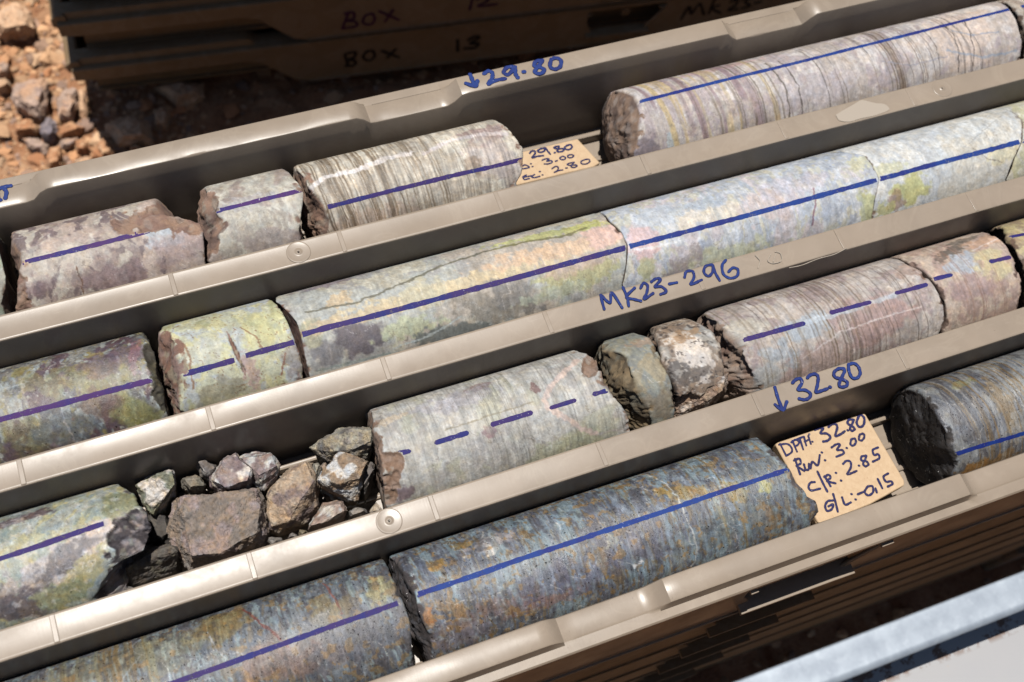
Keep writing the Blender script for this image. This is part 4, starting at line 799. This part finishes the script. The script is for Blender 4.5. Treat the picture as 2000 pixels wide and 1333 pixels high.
# ------------------------------------------------------------------ depth blocks
def cardmat():
    m, nt, b = newmat('pressed_board'); v = objvec(nt)
    c = mix(nt, lin((228, 197, 158), .76), lin((212, 178, 138), .76), ramp(nt, noise(nt, 300, 5, .7, v), [(.35, g(0)), (.7, g(1))]))
    fib = noise(nt, 1, 4, .7, objvec(nt, (900, 260, 500), (0, 0, .6)))
    c = mix(nt, c, lin((150, 104, 62), .82), ramp(nt, fib, [(.62, g(0)), (.76, g(.55))]))
    nt.links.new(c, b.inputs['Base Color']); b.inputs['Roughness'].default_value = .8; nt.links.new(bump(nt, fib, .0002, .5), b.inputs['Normal']); return m
CARD = cardmat()
def block(label, corners, z, th):
    P = [un(x, y, z) for x, y in corners]; c = np.mean(P, 0); mb = MB()
    A = [mb.bm.verts.new(tuple(p - c)) for p in P]; B = [mb.bm.verts.new(tuple(p - c - [0, 0, th])) for p in P]; n = len(P)
    mb.bm.faces.new(A); mb.bm.faces.new(B[::-1])
    for i in range(n): mb.bm.faces.new([A[i], B[i], B[(i + 1) % n], A[(i + 1) % n]])
    o = mb.done('depth_block', CARD, bevel=.0006); o.location = tuple(c)
    tag(o, label, 'depth block', 'handwritten depth blocks'); bpy.context.view_layer.update(); return o
ZB = -.0400
b1 = block('square tan board block reading DPTH 32.80 beside the dark core end', P_('1514,868 1520,864 1685,807 1691,810 1766,938 1767,948 1700,985 1605,1024 1597,1020'), ZB, .007)
T1 = lambda st, wd=.00125: write(st, (1450, 660), 3.3325, ZB, b1, INKN, wd, 'handwriting', .0002)
T1([[(245, 692), (285, 770)], [(238, 697), (290, 692), (318, 715), (320, 745), (285, 770)], [(325, 672), (355, 742)], [(318, 682), (345, 665), (368, 678), (360, 698), (342, 708)], [(352, 662), (398, 645)], [(372, 655), (395, 728)],
    [(400, 645), (415, 702)], [(428, 640), (445, 692)], [(405, 678), (435, 662)], [(434, 629), (436, 630)], [(454, 677), (457, 678)]], .0011)
T1([[(472, 600), (500, 590), (525, 590), (508, 622), (548, 625), (572, 648), (555, 670), (525, 677)], [(560, 582), (580, 565), (605, 563), (617, 585), (605, 640), (640, 628), (665, 610)], [(684, 603), (687, 604)],
    [(722, 535), (692, 535), (685, 560), (712, 575), (730, 595), (712, 607), (700, 590), (715, 560), (724, 535)], [(755, 515), (743, 555), (762, 582), (788, 568), (792, 525), (770, 503), (752, 517)]], .0014)
T1([[(342, 790), (375, 890)], [(335, 800), (370, 788), (378, 818), (352, 835), (375, 850), (402, 868)], [(400, 825), (412, 860), (432, 855), (432, 820), (442, 852), (455, 808), (490, 832), (503, 765)], [(515, 747), (518, 748)], [(536, 798), (539, 799)],
    [(580, 715), (610, 695), (635, 697), (615, 730), (650, 733), (657, 755), (612, 775)], [(677, 718), (680, 719)], [(708, 662), (703, 695), (722, 702), (738, 682), (732, 658), (712, 660)], [(762, 632), (758, 662), (775, 670), (792, 650), (788, 626), (766, 630)]], .00125)
T1([[(470, 940), (442, 945), (430, 973), (448, 995), (505, 983)], [(488, 872), (520, 940), (552, 1002)], [(535, 902), (573, 967)], [(532, 907), (560, 893), (573, 912), (550, 932), (575, 942), (605, 948)], [(607, 880), (610, 881)], [(640, 930), (643, 931)],
    [(655, 822), (675, 803), (702, 808), (705, 845), (682, 888), (710, 882), (742, 868)], [(757, 833), (760, 834)], [(805, 768), (775, 775), (775, 800), (805, 805), (820, 825), (800, 838), (785, 820), (800, 790), (806, 770)], [(882, 715), (848, 732), (858, 765), (882, 758), (890, 785), (848, 808)]], .00125)
T1([[(588, 1060), (555, 1065), (538, 1095), (550, 1127), (580, 1118), (590, 1085), (560, 1098)], [(590, 1018), (605, 1070), (620, 1132)], [(648, 1040), (668, 1087), (705, 1073)], [(708, 1018), (711, 1019)], [(735, 1053), (738, 1054)], [(750, 1020), (788, 1004)],
    [(812, 972), (795, 1005), (820, 1027), (850, 1005), (845, 968), (816, 968)], [(866, 982), (874, 1008)], [(880, 920), (910, 980)], [(948, 884), (918, 905), (935, 938), (965, 935), (977, 952), (945, 970)]], .00125)
# torn fibrous corner of the front block
mb = MB()
rngf = random.Random(3)
for i in range(9):
    a = un(1592 + i * 2.5, 1021 + rngf.uniform(-2, 2), ZB - .002); e = un(1612 + i * 6, 1024 + rngf.uniform(-1, 6) - i * 1.6, ZB - .004)
    a, e = a - np.array(b1.location), e - np.array(b1.location); s = .0007
    mb.loft([[(a[0], a[1] - s, a[2]), (a[0], a[1] + s, a[2]), (a[0], a[1], a[2] + s)], [(e[0], e[1] - s * .6, e[2]), (e[0], e[1] + s * .6, e[2]), (e[0], e[1], e[2] + s * .5)]])
mb.done('torn_fibres', CARD, b1)
b2 = block('tan board block reading 29.80, 3.00 and 2.80, partly under a cream core', P_('985,300 1023,296 1128,271 1172,318 1160,326 1100,340 1010,362 985,345'), ZB, .007)
T2 = lambda st, wd=.00115: write(st, (1010, 260), 11.765, ZB, b2, INKN, wd, 'handwriting', .0002)
T2([[(290, 470), (330, 425), (400, 420), (410, 480), (345, 575), (450, 545), (600, 525)], [(640, 350), (540, 370), (470, 420), (540, 450), (620, 420), (650, 350), (700, 420), (760, 490)], [(855, 460), (870, 455)],
    [(960, 310), (880, 320), (850, 350), (930, 370), (1040, 365), (1070, 400), (1010, 435), (920, 430), (950, 360), (960, 310)], [(1150, 290), (1090, 340), (1130, 385), (1210, 380), (1260, 330), (1230, 275), (1150, 290)]])
T2([[(575, 630), (650, 600), (730, 600), (680, 655), (780, 640), (800, 680), (720, 715), (625, 718)], [(880, 655), (920, 640)], [(1040, 540), (980, 580), (1020, 620), (1090, 610), (1110, 570), (1060, 540)], [(1210, 505), (1160, 530), (1180, 570), (1250, 570), (1300, 530), (1260, 505), (1210, 505)],
    [(310, 715), (325, 712)], [(345, 778), (362, 775)], [(60, 830), (170, 740), (280, 795), (130, 830)], [(-100, 760), (0, 740), (60, 830)]], .0009)
T2([[(800, 825), (880, 775), (940, 790), (930, 860), (850, 912), (950, 870), (1045, 855)], [(1115, 812), (1150, 808)], [(1310, 680), (1200, 700), (1150, 730), (1220, 750), (1350, 740), (1370, 770), (1300, 800), (1240, 780), (1280, 710), (1310, 680)], [(1560, 615), (1470, 660), (1490, 715), (1590, 715), (1670, 660), (1640, 610), (1560, 615)],
    [(510, 895), (530, 890)], [(575, 970), (592, 968)], [(400, 960), (330, 1010), (400, 1030), (520, 1000)], [(210, 970), (130, 1020), (320, 990)], [(130, 1020), (170, 1075), (280, 1050)]], .0009)

# ------------------------------------------------------------------ galvanised bench edge, lower right
def bench():
    m, nt, b = newmat('galvanised_steel'); v = objvec(nt)
    c = mix(nt, lin((196, 206, 216), .80), lin((166, 176, 188), .80), ramp(nt, noise(nt, 90, 5, .65, v), [(.35, g(0)), (.68, g(1))]))
    c = mix(nt, c, lin((212, 220, 228), .85), ramp(nt, noise(nt, 260, 4, .6, v), [(.55, g(0)), (.70, g(.4))]))
    nt.links.new(c, b.inputs['Base Color']); b.inputs['Metallic'].default_value = .35; b.inputs['Roughness'].default_value = .55
    nt.links.new(bump(nt, noise(nt, 160, 5, .6, v), .0003, .3), b.inputs['Normal'])
    m2, nt, b = newmat('dull_rust_speckled_steel'); v = objvec(nt)
    c = mix(nt, lin((172, 172, 176), .8), lin((184, 182, 180), .8), noise(nt, 30, 4, .6, v))
    c = mix(nt, c, lin((206, 152, 84), .8), ramp(nt, noise(nt, 60, 6, .7, v), [(.64, g(0)), (.72, g(.8))]))
    tc = N(nt, 'ShaderNodeTexCoord'); sp = N(nt, 'ShaderNodeSeparateXYZ'); nt.links.new(tc.outputs['Object'], sp.inputs[0])
    near = ramp(nt, sp.outputs[1], [(0, g(0)), (.5, g(0))])
    mr = N(nt, 'ShaderNodeMapRange', ins={'From Min': -.021, 'From Max': -.0185}); nt.links.new(sp.outputs[1], mr.inputs[0])
    rs = ramp(nt, noise(nt, 170, 4, .65, v), [(.50, g(0)), (.58, g(1))])
    f = N(nt, 'ShaderNodeMath', operation='MULTIPLY'); nt.links.new(rs, f.inputs[0]); nt.links.new(mr.outputs[0], f.inputs[1])
    c = mix(nt, c, lin((122, 88, 66), .8), f.outputs[0])
    nt.links.new(c, b.inputs['Base Color']); b.inputs['Roughness'].default_value = .6
    t = empty('steel_bench', (.25, -.2735, .0)); tag(t, 'blurred galvanised steel bench edge in the lower right corner', 'steel bench')
    # flange: a folded angle standing 38 mm above the sheet
    z = .10; mb = MB()
    mb.prism([(0, z - .04), (0, z), (-.0114, z), (-.0132, z - .0016), (-.0132, z - .010), (-.0116, z - .010), (-.0114, z - .0022), (-.0018, z - .0022), (-.0018, z - .04)], -.5, .6, 'x')
    mb.done('flange', m, t, bevel=.0009)
    mb = MB(); mb.box(-.5, .6, -.6, -.001, z - .042, z - .040); mb.done('bench_top', m2, t)
    for x in (.5,):
        mb = MB(); mb.box(-.02, .02, -.06, -.02, GZ - .01, z - .042); l = mb.done('leg', m, t, bevel=.002); l.location = (x, 0, 0)
    for x, y in ((-.45, -.5), (.5, -.5), (-.45, 0)):
        mb = MB(); mb.box(-.02, .02, -.06, -.02, GZ - .01, z - .042); l = mb.done('leg', m, t, bevel=.002); l.location = (x, y, 0)
bench()

# ------------------------------------------------------------------ single stones on the dirt
def gstone(label, outline, h, pal, seed):
    zg = GZ + .002
    c = np.mean(outline, 0); top = [(c[0] + (x - c[0]) * .55 - 2, c[1] + (y - c[1]) * .5 - 3) for x, y in outline]
    rock(label, outline, zg + h * .4, top, zg + h, pal, seed, bz=zg - .006, name='stone', group='stones on the red dirt', mat=TMAT, rough=1.4, sub=3, scale=14, cat='stone', amp=1.2, gain=.92)
S1 = [(226, 184, 146), (212, 166, 128), (232, 196, 162)]; S2 = [(200, 170, 150), (212, 168, 134), (184, 156, 144)]; S3 = [(214, 160, 116), (196, 136, 92), (222, 178, 136)]
gstone('broad pale orange stone at the top left corner', P_('-20,60 0,20 30,5 60,25 72,58 45,64 0,72'), .020, S1, 201)
gstone('large mauve grey stone on the dirt beside the rear trays', P_('24,190 30,162 85,152 95,175 90,215 78,232 30,208'), .022, S2, 202)
gstone('brownish grey stone touching the shadow edge of the rear stack', P_('112,195 128,172 150,175 152,205 140,235 116,232'), .018, S2, 203)
gstone('long pale upright stone at the shadow edge', P_('153,175 163,172 171,225 168,232 156,230'), .012, S1, 204)
gstone('dark blue grey pointed stone among orange gravel', P_('80,245 96,230 108,240 110,262 100,278 78,268'), .016, [(140, 128, 134), (152, 138, 140), (126, 116, 122)], 205)
gstone('pale orange stone right of the blue grey stone', P_('114,262 122,242 140,240 168,250 160,256 118,270'), .014, S3, 206)
gstone('flat tan stone left of the blue grey stone', P_('25,255 40,238 58,232 74,248 72,258 30,262'), .014, S3, 207)
gstone('rounded orange stone above the tray rail corner', P_('92,310 100,290 115,288 122,305 118,325 96,332'), .016, S3, 208)
gstone('pale stone partly hidden by the tray rail', P_('145,318 160,308 178,306 184,316 165,326 148,326'), .014, S1, 209)
gstone('greyish flat stone below the blue grey stone', P_('42,272 75,272 96,286 90,300 60,290'), .012, S2, 210)
gstone('tan stone under the broad pale stone at the left edge', P_('-5,160 10,150 20,165 12,175 -5,180'), .014, S1, 211)
gstone('dark round stone at the left edge', P_('-6,128 8,122 20,130 18,148 -4,150'), .014, S2, 212)
gstone('sunlit orange stone poking out of the rear stack shadow', P_('253,292 262,282 276,286 275,296 256,298'), .012, S3, 213)
gstone('wedge shaped orange stone at the shadow tip', P_('190,282 200,270 212,278 226,306 200,310'), .014, S3, 214)
gstone('grey stone right of the rounded orange stone', P_('118,278 150,268 158,272 138,292 120,290'), .012, S2, 215)
gstone('small round orange stone below the long pale stone', P_('148,278 162,272 172,282 168,298 150,298'), .013, S3, 216)
gstone('dim brown stone in the shadow above the rail', P_('205,245 250,225 290,238 300,275 230,285'), .020, S1, 217)
gstone('dim brown stone in the shadow under the lowest rear tray', P_('300,170 340,155 395,165 400,190 345,205'), .020, S1, 218)
gstone('oval brown stone in the shadow left of the depth mark', P_('300,215 320,205 332,225 325,250 305,245'), .016, S1, 219)

# loose crumbs on the channel floor
def crumbs():
    rng = np.random.RandomState(9); VV, FF, CC = [], [], []; off = 0; pts = rng.normal(size=(9, 3)); V0, _, F0 = hull(pts / np.linalg.norm(pts, axis=1)[:, None], 0); F0 = np.array(F0)
    for _ in range(420):
        x = rng.uniform(-.06, .10) if rng.rand() < .75 else rng.uniform(.30, .345); y = (yc_of(3) if x < .2 else yc_of(4)) + rng.uniform(-.026, .026); r = rng.uniform(.0003, .0016) if x < .2 else rng.uniform(.0001, .0004)
        W = V0 * r + [x, y, -.0595 + r * .6]; VV.append(W); FF.append(F0 + off); off += len(W); k = rng.uniform(.5, 1.1); CC.append(np.tile([*(np.array(lin((170, 150, 130), .8)[:3]) * k), .8], (len(W), 1)))
    o = mesh_obj('rock_crumbs', np.concatenate(VV), np.concatenate(FF).tolist(), RKR, col=np.concatenate(CC), smooth=False); tag(o, 'fine rock crumbs and grit on the channel floor', 'crumbs', kind='stuff')
crumbs()
